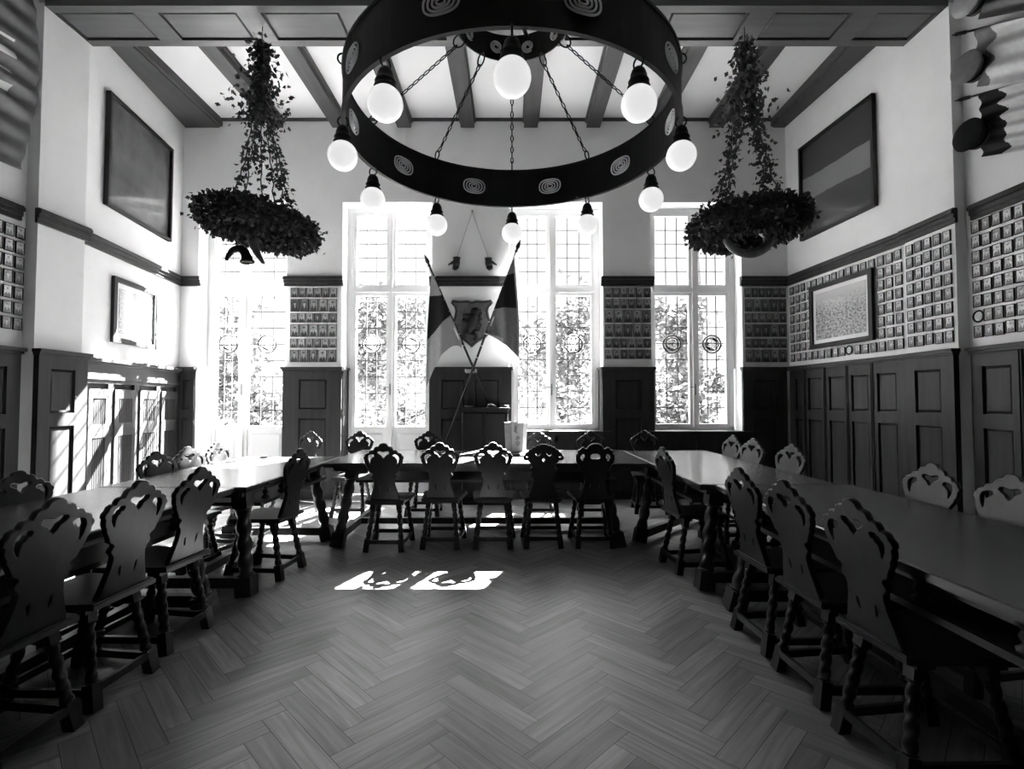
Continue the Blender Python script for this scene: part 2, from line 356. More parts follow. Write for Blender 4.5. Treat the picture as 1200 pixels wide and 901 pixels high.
# ceiling girder with sunk panels, and the cross beams running to the windows
g = empty('ceiling_girder'); struct(g)
gb = MB(); gb.box(-4.3, 4.06, 4.5, 5.03, 4.955, CEIL - .002); gb.build('girder_body', M['girder'], g)
fr = MB(); PW = 0.73; per = 0.952; gx = [-4.235 + per * i for i in range(9)]
fr.box(-4.248, 3.968, 4.5, 4.585, 4.925, 4.957); fr.box(-4.248, 3.968, 4.945, 5.03, 4.925, 4.957)
px = -4.248
for x in gx:
    x1 = min(x + PW, 3.94); fr.box(px, x, 4.585, 4.945, 4.925, 4.957) if x > px else None; px = x1
fr.box(px, 3.968, 4.585, 4.945, 4.925, 4.957); fr.build('girder_frame', M['girder'], g)
for x in gx:
    x1 = min(x + PW, 3.94); q = MB(); q.X = Matrix.Rotation(0, 4, 'X')
    a = .012
    q.add([(x + a, 4.597, 4.9555), (x1 - a, 4.597, 4.9555), (x1 - a, 4.933, 4.9555), (x + a, 4.933, 4.9555), (x + .03, 4.615, 4.935), (x1 - .03, 4.615, 4.935), (x1 - .03, 4.915, 4.935), (x + .03, 4.915, 4.935)],
          [(0, 1, 2, 3), (7, 6, 5, 4), (0, 4, 5, 1), (1, 5, 6, 2), (2, 6, 7, 3), (3, 7, 4, 0)])
    q.build('girder_panel', M['girder'], g)
for u in (324.5, 398, 474, 548, 622, 695, 769, 839):
    x = (u - 600) / 595 * 7.13
    b = MB().box(x - .095, x + .095, 5.031, 6.999, 5.165, CEIL - .001).box(x - .115, x + .115, 5.031, 6.999, 5.235, CEIL - .001)
    struct(b.build('ceiling_beam', M['beam']))
b = MB(); b.add([(-4.30, 5.031, 5.165), (-4.10, 5.031, 5.165), (-4.10, 6.999, 5.165), (-4.58, 6.999, 5.165), (-4.30, 5.031, 5.289), (-4.10, 5.031, 5.289), (-4.10, 6.999, 5.289), (-4.58, 6.999, 5.289)],
                [(0, 3, 2, 1), (4, 5, 6, 7), (0, 1, 5, 4), (1, 2, 6, 5), (2, 3, 7, 6), (3, 0, 4, 7)]); b.box(-4.10, -4.06, 5.031, 6.999, 5.18, 5.289); struct(b.build('ceiling_beam', M['beam']))
b = MB(); b.add([(3.66, 5.031, 5.165), (3.96, 5.031, 5.165), (3.825, 6.999, 5.165), (3.66, 6.999, 5.165), (3.66, 5.031, 5.289), (3.96, 5.031, 5.289), (3.825, 6.999, 5.289), (3.66, 6.999, 5.289)],
                [(0, 3, 2, 1), (4, 5, 6, 7), (0, 1, 5, 4), (1, 2, 6, 5), (2, 3, 7, 6), (3, 0, 4, 7)]); b.box(3.63, 3.66, 5.031, 6.999, 5.18, 5.289); struct(b.build('ceiling_beam', M['beam']))
struct(MB().box(-4.55, 3.82, 6.965, 6.999, CEIL - .035, CEIL - .001).build('trim_1', M['beam']))

# ------------------------------------------------------------------ picture rails and panelling
tn = [1]
def trim(loc, rz=0.0): tn[0] += 1; return struct(empty('trim_%d' % tn[0], loc, rz))
def rail_mb(x0, x1, z0=RZ0, z1=RZ1, d=0.05):
    h = z1 - z0; m = MB(); m.box(x0, x1, -d * .55, 0, z0, z0 + h * .3); m.box(x0, x1, -d * .8, 0, z0 + h * .3, z0 + h * .62); m.box(x0, x1, -d * 1.15, 0, z0 + h * .62, z1 - .015)
    m.box(x0, x1, -d * .9, 0, z1 - .015, z1); return m
def wainscot(loc, rz, length, cols, x_in=0.0, top=Z_WC, lip=0.07, ends=(0, 0)):
    """panelled dado; cols = list of (x0,x1) panel openings"""
    cols = sorted(cols); t = trim(loc, rz); m = MB()
    m.box(-ends[0], length + ends[1], -.022, 0, 0, top - .002)
    m.box(-ends[0], length + ends[1], -.05, -.022, top - .17, top - .04); m.box(-ends[0], length + ends[1], -.05, -.022, 1.10, 1.22); m.box(-ends[0], length + ends[1], -.05, -.022, 0.12, .25)
    edges = [-ends[0]] + [e for c in cols for e in c] + [length + ends[1]]
    for i in range(0, len(edges), 2):
        if edges[i + 1] > edges[i]: m.box(edges[i], edges[i + 1], -.0501, -.022, 0.12, top - .04)
    for i in range(2, len(edges) - 2, 2):
        if edges[i + 1] - edges[i] > .05: q = (edges[i] + edges[i + 1]) / 2; m.box(q - .02, q - .012, -.062, -.05, .12, top - .056); m.box(q + .004, q + .012, -.062, -.05, .12, top - .056)
    m.build('frame_board', M['panel'], t)
    for a, b in cols:
        for z0, z1 in ((.25, 1.10), (1.22, top - .17)):
            MB().bevbox(a + .006, b - .006, -.036, -.022, z0 + .006, z1 - .006, .022).build('panel', M['panel'], t)
    c = MB(); c.box(-ends[0] - .01, length + ends[1] + .01, -.065, 0, top - .055, top - .03); c.box(-ends[0] - .02, length + ends[1] + .02, -lip - .015, 0, top - .03, top); c.build('cap', M['panel'], t)
    MB().box(-ends[0], length + ends[1], -.062, -.022, 0, .12).build('baseboard', M['panel'], t)
    return t
LL = (LW[1] - LW[0]).length; RL = (RW[1] - RW[0]).length
# picture rails
t = trim((LW[0].x, LW[0].y, 0), TH_L); rail_mb(0.0, LL).build('rail', M['panel'], t)
t = trim((-4.25, 4.5, 0), PI / 2); rail_mb(-.03, .53).build('rail', M['panel'], t)
t = trim((-4.36, -3.0, 0), PI / 2); rail_mb(0, 7.44).build('rail', M['panel'], t)
t = trim((RW[1].x, RW[1].y, 0), TH_R); rail_mb(0, RL - .01).build('rail', M['panel'], t)
t = trim((3.97, 5.08, 0), -PI / 2); rail_mb(-.03, .61).build('rail', M['panel'], t)
t = trim((4.07, 4.43, 0), -PI / 2); rail_mb(0, 7.4).build('rail', M['panel'], t)
for a, b in ((-4.585, -4.30), (-3.15, -2.33), (-1.14, -.01), (1.23, 1.96), (3.16, 3.80)):
    t = trim((a, 7.0, 0), 0); rail_mb(0, b - a, RZ0, RZ1, .07).build('rail', M['panel'], t)
# panelling on the side walls
pr = [.39, .76, 1.13, 1.49, 1.86]
wainscot((RW[1].x, RW[1].y, 0), TH_R, RL, [(.20, .34)] + [(a + .06, a + .31) for a in (.39, .77, 1.13, 1.50)], ends=(-.08, 0))
wainscot((3.97, 5.06, 0), -PI / 2, .56, [(.12, .42)])
wainscot((4.07, 4.44, 0), -PI / 2, 7.4, [(.1 + .42 * i, .36 + .42 * i) for i in range(17)])
wainscot((-4.25, 4.5, 0), PI / 2, .5, [(.12, .38)], ends=(0, .02))
wainscot((-4.36, -2.95, 0), PI / 2, 7.4, [(7.02 - .42 * i, 7.28 - .42 * i) for i in range(17)])
# panelling wrapped round the window piers
def pier_dado(a, b, cols, top=Z_WC):
    t = wainscot((a, 7.0, 0), 0, b - a, cols, top=top, ends=(.022, .022))
    for s, x in ((-1, 0), (1, b - a)):
        m = MB(); m.box(*sorted((x, x + s * .022)), 0, .245, 0, top - .03); m.box(*sorted((x, x + s * .05)), -.02, .245, top - .03, top)
        m.box(*sorted((x + s * .022, x + s * .032)), 0.0, .05, 0, top - .03); m.box(*sorted((x + s * .022, x + s * .032)), .195, .245, 0, top - .03); m.build('reveal_board', M['panel'], t)
pier_dado(-3.12 + .0, -2.36, [(.20, .58)])
pier_dado(-1.11, -.04, [(.14, .46), (.60, .93)])
pier_dado(1.26, 1.93, [(.16, .51)])
wainscot((3.19, 7.0, 0), 0, .58, [(.12, .44)], ends=(.022, -.0))
wainscot((-4.57, 7.0, 0), 0, .21, [(.06, .16)])
for a, b, sz in WIN[2:]:
    t = trim((a, 7.0, 0), 0)
    m = MB(); m.box(.024, b - a - .024, -.03, -.001, 0, .89); [m.box(x, x + .06, -.05, -.03, .1, .86) for x in (.024, (b - a) / 2 - .03, b - a - .084)]
    m.box(.024, b - a - .024, -.05, -.03, .78, .89); m.box(.024, b - a - .024, -.05, -.03, 0, .14); m.build('panel', M['panel'], t)
    MB().box(-.10, b - a + .10, -.10, -.052, sz - .045, sz - .005).box(.0235, b - a - .0235, -.06, .26, sz - .045, sz - .005).build('window_board', M['panel'], t)

# ------------------------------------------------------------------ windows and garden doors
FY0, FY1 = 7.24, 7.32
def roundel(win, x, z, style):
    y = 7.262; r = .128
    m = MB(); m.ring((x, y, z), r, .011, (0, 1, 0), 24, 6); m.ring((x, y, z), r * .72, .006, (0, 1, 0), 24, 5)
    ro = m.build('roundel', M['lead'], win)
    d = MB(); d.lathe([(r * .98, -.002), (r * .98, .002)], 24, (x, y + .004, z), (0, 1, 0)); d.build('pale_glass', M['stain_l'], ro)
    if style < 2:
        sg = 1 if style == 0 else -1; R = r * .66
        poly = []
        for a in range(0, 181, 15):
            t = math.radians(a + (-60 if sg > 0 else 60)); poly.append((x + R * math.cos(t) * sg, z + R * math.sin(t)))
        lo = [(x + R * math.cos(math.radians(a)), z + R * math.sin(math.radians(a))) for a in range(200, 305, 15)]
        hi = [(x + R * math.cos(math.radians(a)), z + R * math.sin(math.radians(a))) for a in range(20, 125, 15)]
        outline_solid('dark_glass', [lo] if style == 0 else [lo, hi], .002, M['stain_d'], ro, .0005, Matrix.Translation((0, y - .003, 0)))
    else:
        f = MB()
        for k in range(8):
            t = k * PI / 4; f.ring((x + .082 * math.cos(t), y, z + .082 * math.sin(t)), .036, .006, (0, 1, 0), 12, 5)
        f.build('petal_leading', M['lead'], ro)
def sash(win, name, x0, x1, z0, z1, cols, rows, fw, rnd=None, style=0, panel=None):
    m = MB(); y0, y1 = FY0 + .01, FY1 - .01; bz = panel if panel else z0
    m.box(x0, x0 + fw, y0, y1, z0, z1); m.box(x1 - fw, x1, y0, y1, z0, z1); m.box(x0 + fw, x1 - fw, y0, y1, z1 - fw, z1); m.box(x0 + fw, x1 - fw, y0, y1, bz, bz + fw)
    if panel:
        m.box(x0 + fw, x1 - fw, y0 + .022, y1, z0, bz); m.box(x0 + fw, x1 - fw, y0, y1, z0, z0 + .2)
    s = m.build(name, M['white'], win)
    if panel: MB().bevbox(x0 + fw + .04, x1 - fw - .04, y0 + .004, y0 + .022, z0 + .25, bz - .05, .03).build('door_panel', M['white'], s)
    gx0, gx1, gz0, gz1 = x0 + fw, x1 - fw, bz + fw, z1 - fw
    MB().box(gx0, gx1, 7.272, 7.276, gz0, gz1).build('pane', M['glass'], s)
    l = MB()
    for i in range(1, cols): x = gx0 + (gx1 - gx0) * i / cols; l.box(x - .005, x + .005, 7.266, 7.282, gz0, gz1)
    for j in range(1, rows): z = gz0 + (gz1 - gz0) * j / rows; l.box(gx0, gx1, 7.267, 7.281, z - .005, z + .005)
    l.build('lead_lattice', M['lead'], s)
    if rnd: roundel(s, (gx0 + gx1) / 2, rnd, style)
def window(name, a, b, sz, st, door):
    w = struct(empty(name)); xm = {0: -3.845, 1: -1.735, 2: .562, 3: 2.605}[st[0]]
    m = MB(); m.box(a + .023, a + .08, FY0, FY1, sz, WT - .001); m.box(b - .08, b - .023, FY0, FY1, sz, WT - .001) ; m.box(a + .08, b - .08, FY0, FY1, WT - .06, WT - .001)
    m.box(a + .001, a + .024, FY0, FY1, max(sz, Z_WC), WT - .001); m.box(b - .024, b - .001, FY0, FY1, max(sz, Z_WC), WT - .001)
    m.box(a + .08, b - .08, FY0 - .02, FY1, 2.895, 2.955)
    if not door: m.box(a + .023, b - .023, FY0, FY1, sz - .03, sz + .035)
    m.build('frame', M['white'], w)
    fw = .045; lo = sz + .035 if not door else .015; pan = .93 if door else None
    for k, (x0, x1) in enumerate(((a + .081, xm - .022), (xm + .022, b - .081))):
        sash(w, 'upper_sash', x0, x1, 2.956, WT - .061, 3, 5, fw)
        sash(w, 'door_leaf' if door else 'lower_sash', x0, x1, lo, 2.894, 3, 8, fw, 2.15, st[1 + k], pan)
    MB().box(xm - .022, xm + .022, FY0 - .025, FY1, lo, WT - .061).build('mullion', M['white'], w)
    h = MB(); h.box(xm - .012, xm + .012, FY0 - .035, FY0 - .024, 1.42, 1.58); h.bar((xm, FY0 - .05, 1.53), (xm - .09, FY0 - .05, 1.53), .014, .014); h.bar((xm, FY0 - .03, 1.53), (xm, FY0 - .057, 1.53), .014, .014)
    h.build('handle', M['brass'], w)
window('door_1', *WIN[0], (0, 0, 0), True)
window('door_2', *WIN[1], (1, 0, 1), True)
window('window_1', *WIN[2], (2, 2, 2), False)
window('window_2', *WIN[3], (3, 0, 1), False)

# ------------------------------------------------------------------ garden outside
gr = struct(MB().box(-30, 30, 7.37, 40, -.35, -.15).build('ground_outside', M['grass']))
def tree(x, y, h, r, n, seed, label, trunk=True):
    rd = random.Random(seed); root = empty('garden_tree' if trunk else 'garden_shrub', (x, y, -.15)); tag(root, label, 'tree' if trunk else 'shrub', 'trees and shrubs in the garden')
    pts = [(0, 0, 0), (.05, 0, h * .3), (-.04, .05, h * .6), (.03, 0, h * .9)]
    t = MB(); t.tube(pts, [.02 * h, .016 * h, .01 * h, .004 * h], 8)
    for k in range(6):
        a = rd.random() * 6.28; z = h * (.35 + .09 * k); t.tube([(0, 0, z), (math.cos(a) * r * .5, math.sin(a) * r * .5, z + h * .12)], [.008 * h, .003 * h], 5)
    t.build('trunk', M['bark'], root)
    f = MB(); cl = [(rd.gauss(0, .45) * r, rd.gauss(0, .45) * r, h * (.28 if trunk else .1) + rd.random() * h * (.72 if trunk else .85)) for _ in range(22)]
    for _ in range(n):
        c = rd.choice(cl); p = [c[i] + rd.gauss(0, .22 * r) for i in range(3)]; p[2] = max(p[2], .05)
        d = (rd.gauss(0, 1), rd.gauss(0, 1), rd.gauss(-.2, .7)); f.leaf(p, d, (rd.gauss(0, .4), rd.gauss(0, .4), 1), .19, .13)
    f.build('foliage', M['foliage'], root)
TREES = [(-7.5, 12.5, 3.6, 1.3, 'bushy garden tree seen through the glass of the leftmost garden door'), (-3.6, 13.5, 4.2, 1.3, 'loose garden tree seen through the garden door beside the flags'),
         (-.9, 18.5, 4.0, 1.5, 'low garden tree seen between the crossed flags and the garden door'), (1.8, 15.0, 4.4, 1.4, 'dense garden tree seen through the window beside the crossed flags'),
         (4.5, 13.4, 3.9, .9, 'garden tree seen through the window nearest the panelled corner'), (9.2, 18.0, 4.6, 1.5, 'tall garden tree farthest from the flags, seen through the last window')]
for i, (x, y, h, r, lb) in enumerate(TREES): tree(x, y, h, r, 2600, 20 + i, lb)
for i, (x, y, lb) in enumerate([(-5.4, 10.6, 'round shrub just outside the leftmost garden door'), (-2.4, 10.8, 'round shrub just outside the garden door beside the flags'),
                                (.9, 10.2, 'round shrub just outside the window beside the crossed flags'), (3.6, 10.4, 'round shrub just outside the window by the panelled corner')]):
    tree(x, y, 1.7, .75, 900, 40 + i, lb, False)

rd = random.Random(77); root = empty('garden_tree', (5.9, 16.4, -.15)); tag(root, 'added unseen tree whose high crown keeps sun off the last window', 'tree', 'trees and shrubs in the garden')  # tree added out of view so its crown blocks sun at the last window
MB().tube([(0, 0, 0), (.1, 0, 4), (-.05, .1, 9), (0, 0, 13.5)], [.24, .2, .14, .04], 10).build('trunk', M['bark'], root)
f = MB()
for _ in range(5200):
    v = Vector((rd.gauss(0, 1), rd.gauss(0, 1), rd.gauss(0, 1))).normalized() * rd.random() ** .4
    f.leaf((v.x * 1.4, v.y * 1.7, 12.4 + v.z * 3.0), (rd.gauss(0, 1), rd.gauss(0, 1), rd.gauss(-.2, .7)), (rd.gauss(0, .5), rd.gauss(0, .5), 1), .26, .18)
f.build('foliage', M['foliage'], root)

# ------------------------------------------------------------------ tables
def twist_leg(m, a, b, r, turns, blk_a, blk_b, sq):
    """square block, twisted shaft, square block, from a (top) to b (floor)"""
    a = Vector(a); b = Vector(b); L = (b - a).length; d = (b - a) / L
    pa = a + d * blk_a; pb = b - d * blk_b; n = int(turns * 9)
    m.tube([pa.lerp(pb, i / n) for i in range(n + 1)], [r * (.8 if i in (0, n) else 1) for i in range(n + 1)], 12, True,
           lambda i, t: 0.70 + 0.34 * abs(math.cos((t - i / n * turns * PI))))
    m.bar(a, pa, sq, sq, (0, 1, 0)); m.bar(pb, b, sq * 1.05, sq * 1.05, (0, 1, 0))
    m.ring(pa + d * .008, r * .95, r * .2, d, 12, 6); m.ring(pb - d * .008, r * .95, r * .2, d, 12, 6)
TZ = .76
def table(x0, x1, y0, y1, legs, label, along='y'):
    cx, cy = (x0 + x1) / 2, (y0 + y1) / 2; t = empty('refectory_table', (cx, cy, 0)); tag(t, label, 'table', 'dark oak tables set in a horseshoe')
    m = MB(); hx, hy = (x1 - x0) / 2, (y1 - y0) / 2
    m.box(-hx + .012, hx - .012, -hy + .012, hy - .012, TZ - .042, TZ - .03)
    m.add([(-hx, -hy, TZ - .03), (hx, -hy, TZ - .03), (hx, hy, TZ - .03), (-hx, hy, TZ - .03), (-hx, -hy, TZ - .006), (hx, -hy, TZ - .006), (hx, hy, TZ - .006), (-hx, hy, TZ - .006),
           (-hx + .006, -hy + .006, TZ), (hx - .006, -hy + .006, TZ), (hx - .006, hy - .006, TZ), (-hx + .006, hy - .006, TZ)],
          [(0, 3, 2, 1), (0, 1, 5, 4), (1, 2, 6, 5), (2, 3, 7, 6), (3, 0, 4, 7), (4, 5, 9, 8), (5, 6, 10, 9), (6, 7, 11, 10), (7, 4, 8, 11), (8, 9, 10, 11)])
    m.build('tabletop', M['table' if along == 'y' else 'tablex'], t)
    f = MB(); a, b = hx - .09, hy - .09
    for s in (-1, 1):
        f.box(-a, a, s * b - .012, s * b + .012, TZ - .085, TZ - .042); f.box(s * a - .012, s * a + .012, -b, b, TZ - .085, TZ - .042)
    f.build('apron', M['tdark'], t)
    s_ = MB(); ix, iy = (hx - .05, hy - .30) if along == 'y' else (hx - .30, hy - .05)
    s_.box(-ix, ix, -iy, iy, .575, .60); s_.build('under_shelf', M['tdark'], t)
    n = 5
    for s in (-1, 1):
        for k in range(n):
            q = MB(); u = -1 + 2 * (k + .5) / n
            if along == 'y': q.X = Matrix.Translation((s * (ix - .03), u * iy, 0)) @ Matrix.Rotation(PI / 2, 4, 'Z')
            else: q.X = Matrix.Translation((u * ix, s * (iy - .03), 0))
            q.lathe([(.012, .60), (.028, .61), (.03, .622), (.014, .636), (.024, .655), (.016, .672), (.026, .69), (.03, .70), (.03, .7175)], 10)
            q.build('shelf_baluster', M['tdark'], t)
    feet = []
    for (tx, ty, fx, fy) in legs:
        l = MB(); twist_leg(l, (tx - cx, ty - cy, TZ - .0425), (fx - cx, fy - cy, 0), .05, 4.0, .13, .13, .105); l.build('leg', M['tdark'], t); feet.append((fx - cx, fy - cy))
    st = MB()
    if along == 'y':
        for i, j in ((0, 1), (2, 3)):
            (ax, ay), (bx, by) = feet[i], feet[j]; w = .07; st.bar((ax + w, ay, .09), (bx - w, by, .09), .05, .07)
        st.bar((0, feet[0][1] + .025, .09), (0, feet[2][1] - .025, .09), .05, .06)
    else:
        for i, j in ((0, 1), (2, 3)):
            (ax, ay), (bx, by) = feet[i], feet[j]; w = .07; st.bar((ax, ay + w, .09), (bx, by - w, .09), .05, .07)
        st.bar((feet[0][0] + .025, 0, .09), (feet[2][0] - .025, 0, .09), .05, .06)
    st.build('stretcher', M['tdark'], t)
    return t
# leg order: pairs sharing an end
table(-2.75, -1.84, 1.02, 3.385, [(-2.56, 1.22, -2.70, 1.14), (-2.03, 1.22, -1.90, 1.14), (-2.56, 3.13, -2.70, 3.22), (-2.03, 3.13, -1.90, 3.21)],
      'long dark oak table nearest the camera beside the slatted radiator cupboard')
table(-2.76, -1.765, 3.395, 5.30, [(-2.60, 3.60, -2.72, 3.53), (-1.89, 3.58, -1.82, 3.53), (-2.60, 5.02, -2.72, 4.9), (-1.96, 4.98, -1.755, 4.90)],
      'sunlit oak table by the garden door with the leftmost chairs')
table(-1.755, 1.275, 4.70, 5.98, [(-1.52, 4.90, -1.59, 4.66), (-1.52, 5.78, -1.59, 5.95), (.86, 4.90, .98, 4.66), (1.06, 5.78, 1.1, 5.95)],
      'long oak table crossing the end of the room in front of the crossed flags', 'x')
table(1.29, 2.25, 3.51, 5.92, [(1.47, 3.70, 1.36, 3.64), (2.06, 3.70, 2.18, 3.64), (1.38, 5.0, 1.20, 4.84), (2.06, 5.64, 2.18, 5.74)],
      'oak table by the dark corner of the panelling, joining the cross table')
table(1.395, 2.32, .98, 3.50, [(1.58, 1.18, 1.46, 1.10), (2.14, 1.18, 2.26, 1.10), (1.58, 3.22, 1.42, 3.30), (2.14, 3.22, 2.26, 3.30)],
      'long oak table nearest the camera on the side of the tall panelled wall')

# ------------------------------------------------------------------ chairs
def mirror(h): return h + [(-x, z) for x, z in reversed(h) if x > 1e-6]
BODY = [(.122, .712), (.100, .700), (.094, .686), (.104, .676), (.108, .664), (.098, .652), (.089, .640), (.086, .620), (.091, .585), (.103, .545), (.116, .50), (.128, .462), (.130, .440)]
OUT_A = [(0, .968), (.016, .966), (.030, .957), (.036, .944), (.048, .936), (.060, .938), (.074, .930), (.080, .916), (.086, .904), (.100, .906), (.116, .902), (.124, .888), (.126, .878), (.140, .880), (.156, .872), (.160, .858), (.172, .848), (.174, .834), (.164, .824), (.165, .808), (.160, .790), (.152, .782), (.150, .765), (.138, .748), (.128, .728)] + BODY
HEART = [(0, .832), (.016, .846), (.024, .862), (.044, .872), (.056, .884), (.052, .898), (.036, .904), (.018, .900), (0, .894)]
COMMA = [(.074, .862), (.088, .874), (.112, .874), (.132, .862), (.142, .838), (.136, .806), (.122, .778), (.113, .782), (.114, .806), (.110, .828), (.098, .834), (.092, .846), (.080, .846)]
SLOT = [(.038, .584), (.050, .588), (.050, .558), (.042, .534), (.034, .540), (.037, .560)]
OUT_B = [(0, .950), (.030, .948), (.040, .936), (.062, .940), (.074, .924), (.098, .922), (.108, .904), (.130, .898), (.138, .880), (.160, .868), (.166, .850), (.180, .834), (.176, .815), (.160, .806), (.146, .812), (.136, .806), (.130, .792), (.112, .778), (.100, .760), (.100, .742), (.112, .734), (.122, .72)] + BODY[1:]
B_HOLES = [[(0, .776), (.018, .806), (.014, .820), (0, .834), (-.014, .820), (-.018, .806)]]
CURL = [(.024, .862), (.036, .846), (.052, .840), (.068, .846), (.076, .862), (.070, .878), (.062, .882), (.066, .868), (.060, .858), (.046, .856), (.034, .866), (.030, .878), (.022, .876)]
EARB = [(.134, .842), (.150, .848), (.164, .842), (.162, .832), (.148, .826), (.134, .832)]
OUT_C = [(0, .956), (.026, .953), (.048, .942), (.064, .926), (.074, .908), (.096, .910), (.104, .922), (.124, .918), (.134, .900), (.150, .896), (.158, .878), (.152, .866), (.166, .862), (.172, .84), (.170, .80), (.160, .775), (.142, .765), (.134, .745), (.134, .728)] + BODY
ARCH = [(0, .815), (.026, .815), (.044, .824), (.046, .848), (.030, .866), (0, .872)]
KEYC = [(.094, .858), (.110, .868), (.126, .858), (.138, .846), (.142, .826), (.130, .818), (.126, .802), (.114, .798), (.104, .808), (.106, .822), (.092, .832)]
SHAPES = {'A': [mirror(OUT_A), mirror(HEART), COMMA, [(-x, z) for x, z in COMMA], SLOT, [(-x, z) for x, z in SLOT]],
          'B': [mirror(OUT_B), B_HOLES[0], CURL, [(-x, z) for x, z in CURL], EARB, [(-x, z) for x, z in EARB]],
          'C': [mirror(OUT_C), mirror(ARCH), KEYC, [(-x, z) for x, z in KEYC], SLOT, [(-x, z) for x, z in SLOT]]}
def make_chair(kind):
    c = empty('carved_chair')
    tilt = Matrix.Translation((0, -.168, .46)) @ Matrix.Rotation(math.radians(10), 4, 'X') @ Matrix.Translation((0, 0, -.46))
    outline_solid('backrest', SHAPES[kind], .014, M['chair'], c, .004, tilt)
    m = MB(); m.prism([(-.168, -.20), (.168, -.20), (.175, -.19), (.212, .18), (.195, .205), (-.195, .205), (-.212, .18), (-.175, -.19)], .43, .448)
    m.prism([(-.162, -.194), (.162, -.194), (.168, -.186), (.205, .178), (.19, .199), (-.19, .199), (-.205, .178), (-.168, -.186)], .448, .456); m.build('seat', M['chair'], c)
    b = MB(); b.box(-.16, .16, -.155, -.085, .405, .43); b.box(-.18, .18, .09, .16, .405, .43); b.build('seat_batten', M['chair'], c)
    ft = []
    for sx, sy in ((-1, -1), (1, -1), (-1, 1), (1, 1)):
        l = MB(); tp = (sx * (.115 if sy < 0 else .135), -.12 if sy < 0 else .125, .405); fo = (sx * (.158 if sy < 0 else .18), -.20 if sy < 0 else .205, 0)
        twist_leg(l, tp, fo, .0235, 4.5, .05, .115, .046); l.build('leg', M['chair'], c); ft.append(fo)
    s = MB()
    for i, j in ((0, 1), (2, 3), (0, 2), (1, 3)):
        a, b2 = Vector(ft[i]) * .985, Vector(ft[j]) * .985; a.z = b2.z = .075 if i + j != 1 and i + j != 5 else .09
        d = (b2 - a).normalized() * .022; s.bar(a + d, b2 - d, .018, .034)
    s.build('stretcher', M['chair'], c)
    return c
PROTO = {}
def chair(kind, x, y, rz, label, group, sx=1.0, sz=1.0):
    if kind not in PROTO: o = PROTO[kind] = make_chair(kind)
    else: o = copy_tree(PROTO[kind])
    o.location = (x, y, 0); o.rotation_euler = (0, 0, math.radians(rz)); o.scale = (sx, 1, sz); tag(o, label, 'chair', group); return o
G1, G2, G3, G4, G5, G6 = 'chairs inside the horseshoe on the cupboard side', 'chairs by the slatted cupboard', 'chairs along the front of the cross table', 'chairs between the cross table and the windows', 'chairs inside the horseshoe on the panelled side', 'chairs against the tall panelled wall'
for (bx, y, rz, lb) in ((-1.80, 1.96, 87, 'dark carved chair nearest the camera on the slatted cupboard side'), (-1.795, 2.40, 86, 'dark carved chair second from the camera on the cupboard side of the floor'),
                       (-1.81, 2.89, 85, 'dark carved chair beside the table seam, on the cupboard side of the floor'), (-1.71, 3.99, 84, 'carved chair with pale lit back edge at the sunlit table, inside the horseshoe')):
    chair('A', bx - .19, y, rz, lb, G1, 1.03)
for (bx, y, rz, lb) in ((-2.80, 2.87, -100, 'grey carved chair nearest the camera in front of the slatted cupboard'), (-2.81, 4.0, -103, 'carved chair before the third slatted door, across the sunlit table'),
                       (-2.83, 4.43, -103, 'carved chair before the last slatted door, across the sunlit table'), (-2.85, 4.94, -97, 'carved chair in front of the white panels of the leftmost garden door')):
    chair('A', bx + .2, y + .03, rz, lb, G2, 1.0, .965)
for k, x, y, rz, lb in (('A', -1.13, 4.72, 0, 'dark carved heart chair at the cross table, standing below the garden door'), ('A', -.645, 4.80, 0, 'dark carved heart chair between those below the garden door and below the shield'),
                        ('A', -.17, 4.82, 0, 'dark carved heart chair directly below the shield and crossed flags'), ('B', .285, 4.83, 0, 'dark chair with a fan shaped scrolled back and small diamond cutout'),
                        ('C', .75, 4.83, 0, 'dark chair with arched top and knobbed ear holes in its back')):
    chair(k, x, y, rz, lb, G3)
for (x, y, rz, lb) in ((-2.56, 6.05, 160, 'carved chair turned askew below the portrait pier between the garden doors'), (-1.88, 6.05, 180, 'carved chair behind the cross table, before the hinge side of the garden door'),
                       (-1.03, 6.05, 180, 'carved chair behind the cross table, at the foot of the hanging flag'), (.33, 6.05, 182, 'carved chair behind the fan backed chair, under the window by the carton'),
                       (.97, 6.05, 180, 'carved chair below the window board, behind the arched chair'), (1.66, 6.22, 176, 'carved chair before the dark pier below the portraits between the windows')):
    chair('A', x, y, rz, lb, G4)
for (bx, y, rz, lb) in ((1.27, 4.12, -84, 'carved chair at the table by the dark corner, inside the horseshoe'), (1.33, 2.87, -86, 'dark carved chair next to the table seam, panelled side of the floor'),
                       (1.34, 2.42, -86, 'dark carved chair second from the camera, panelled side of the floor'), (1.345, 1.95, -86, 'dark carved chair nearest the camera, panelled side of the floor')):
    chair('A', bx + .19, y, rz, lb, G5, 1.02)
for (bx, y, rz, lb) in ((2.36, 5.47, 99, 'pale lit chair back deepest in the dark panelled corner'), (2.355, 4.98, 102, 'pale lit chair back just in front of the one deepest in the corner'), (2.37, 4.31, 102, 'pale lit chair back standing alone before the first panels from the dark corner'),
                       (2.44, 2.95, 98, 'grey lit chair back before the pilaster panels, behind the near table'), (2.46, 2.50, 96, 'dim chair back cut off at the picture edge, by the panelling under the flags')):
    chair('A', bx - .2, y + .03, rz, lb, G6)

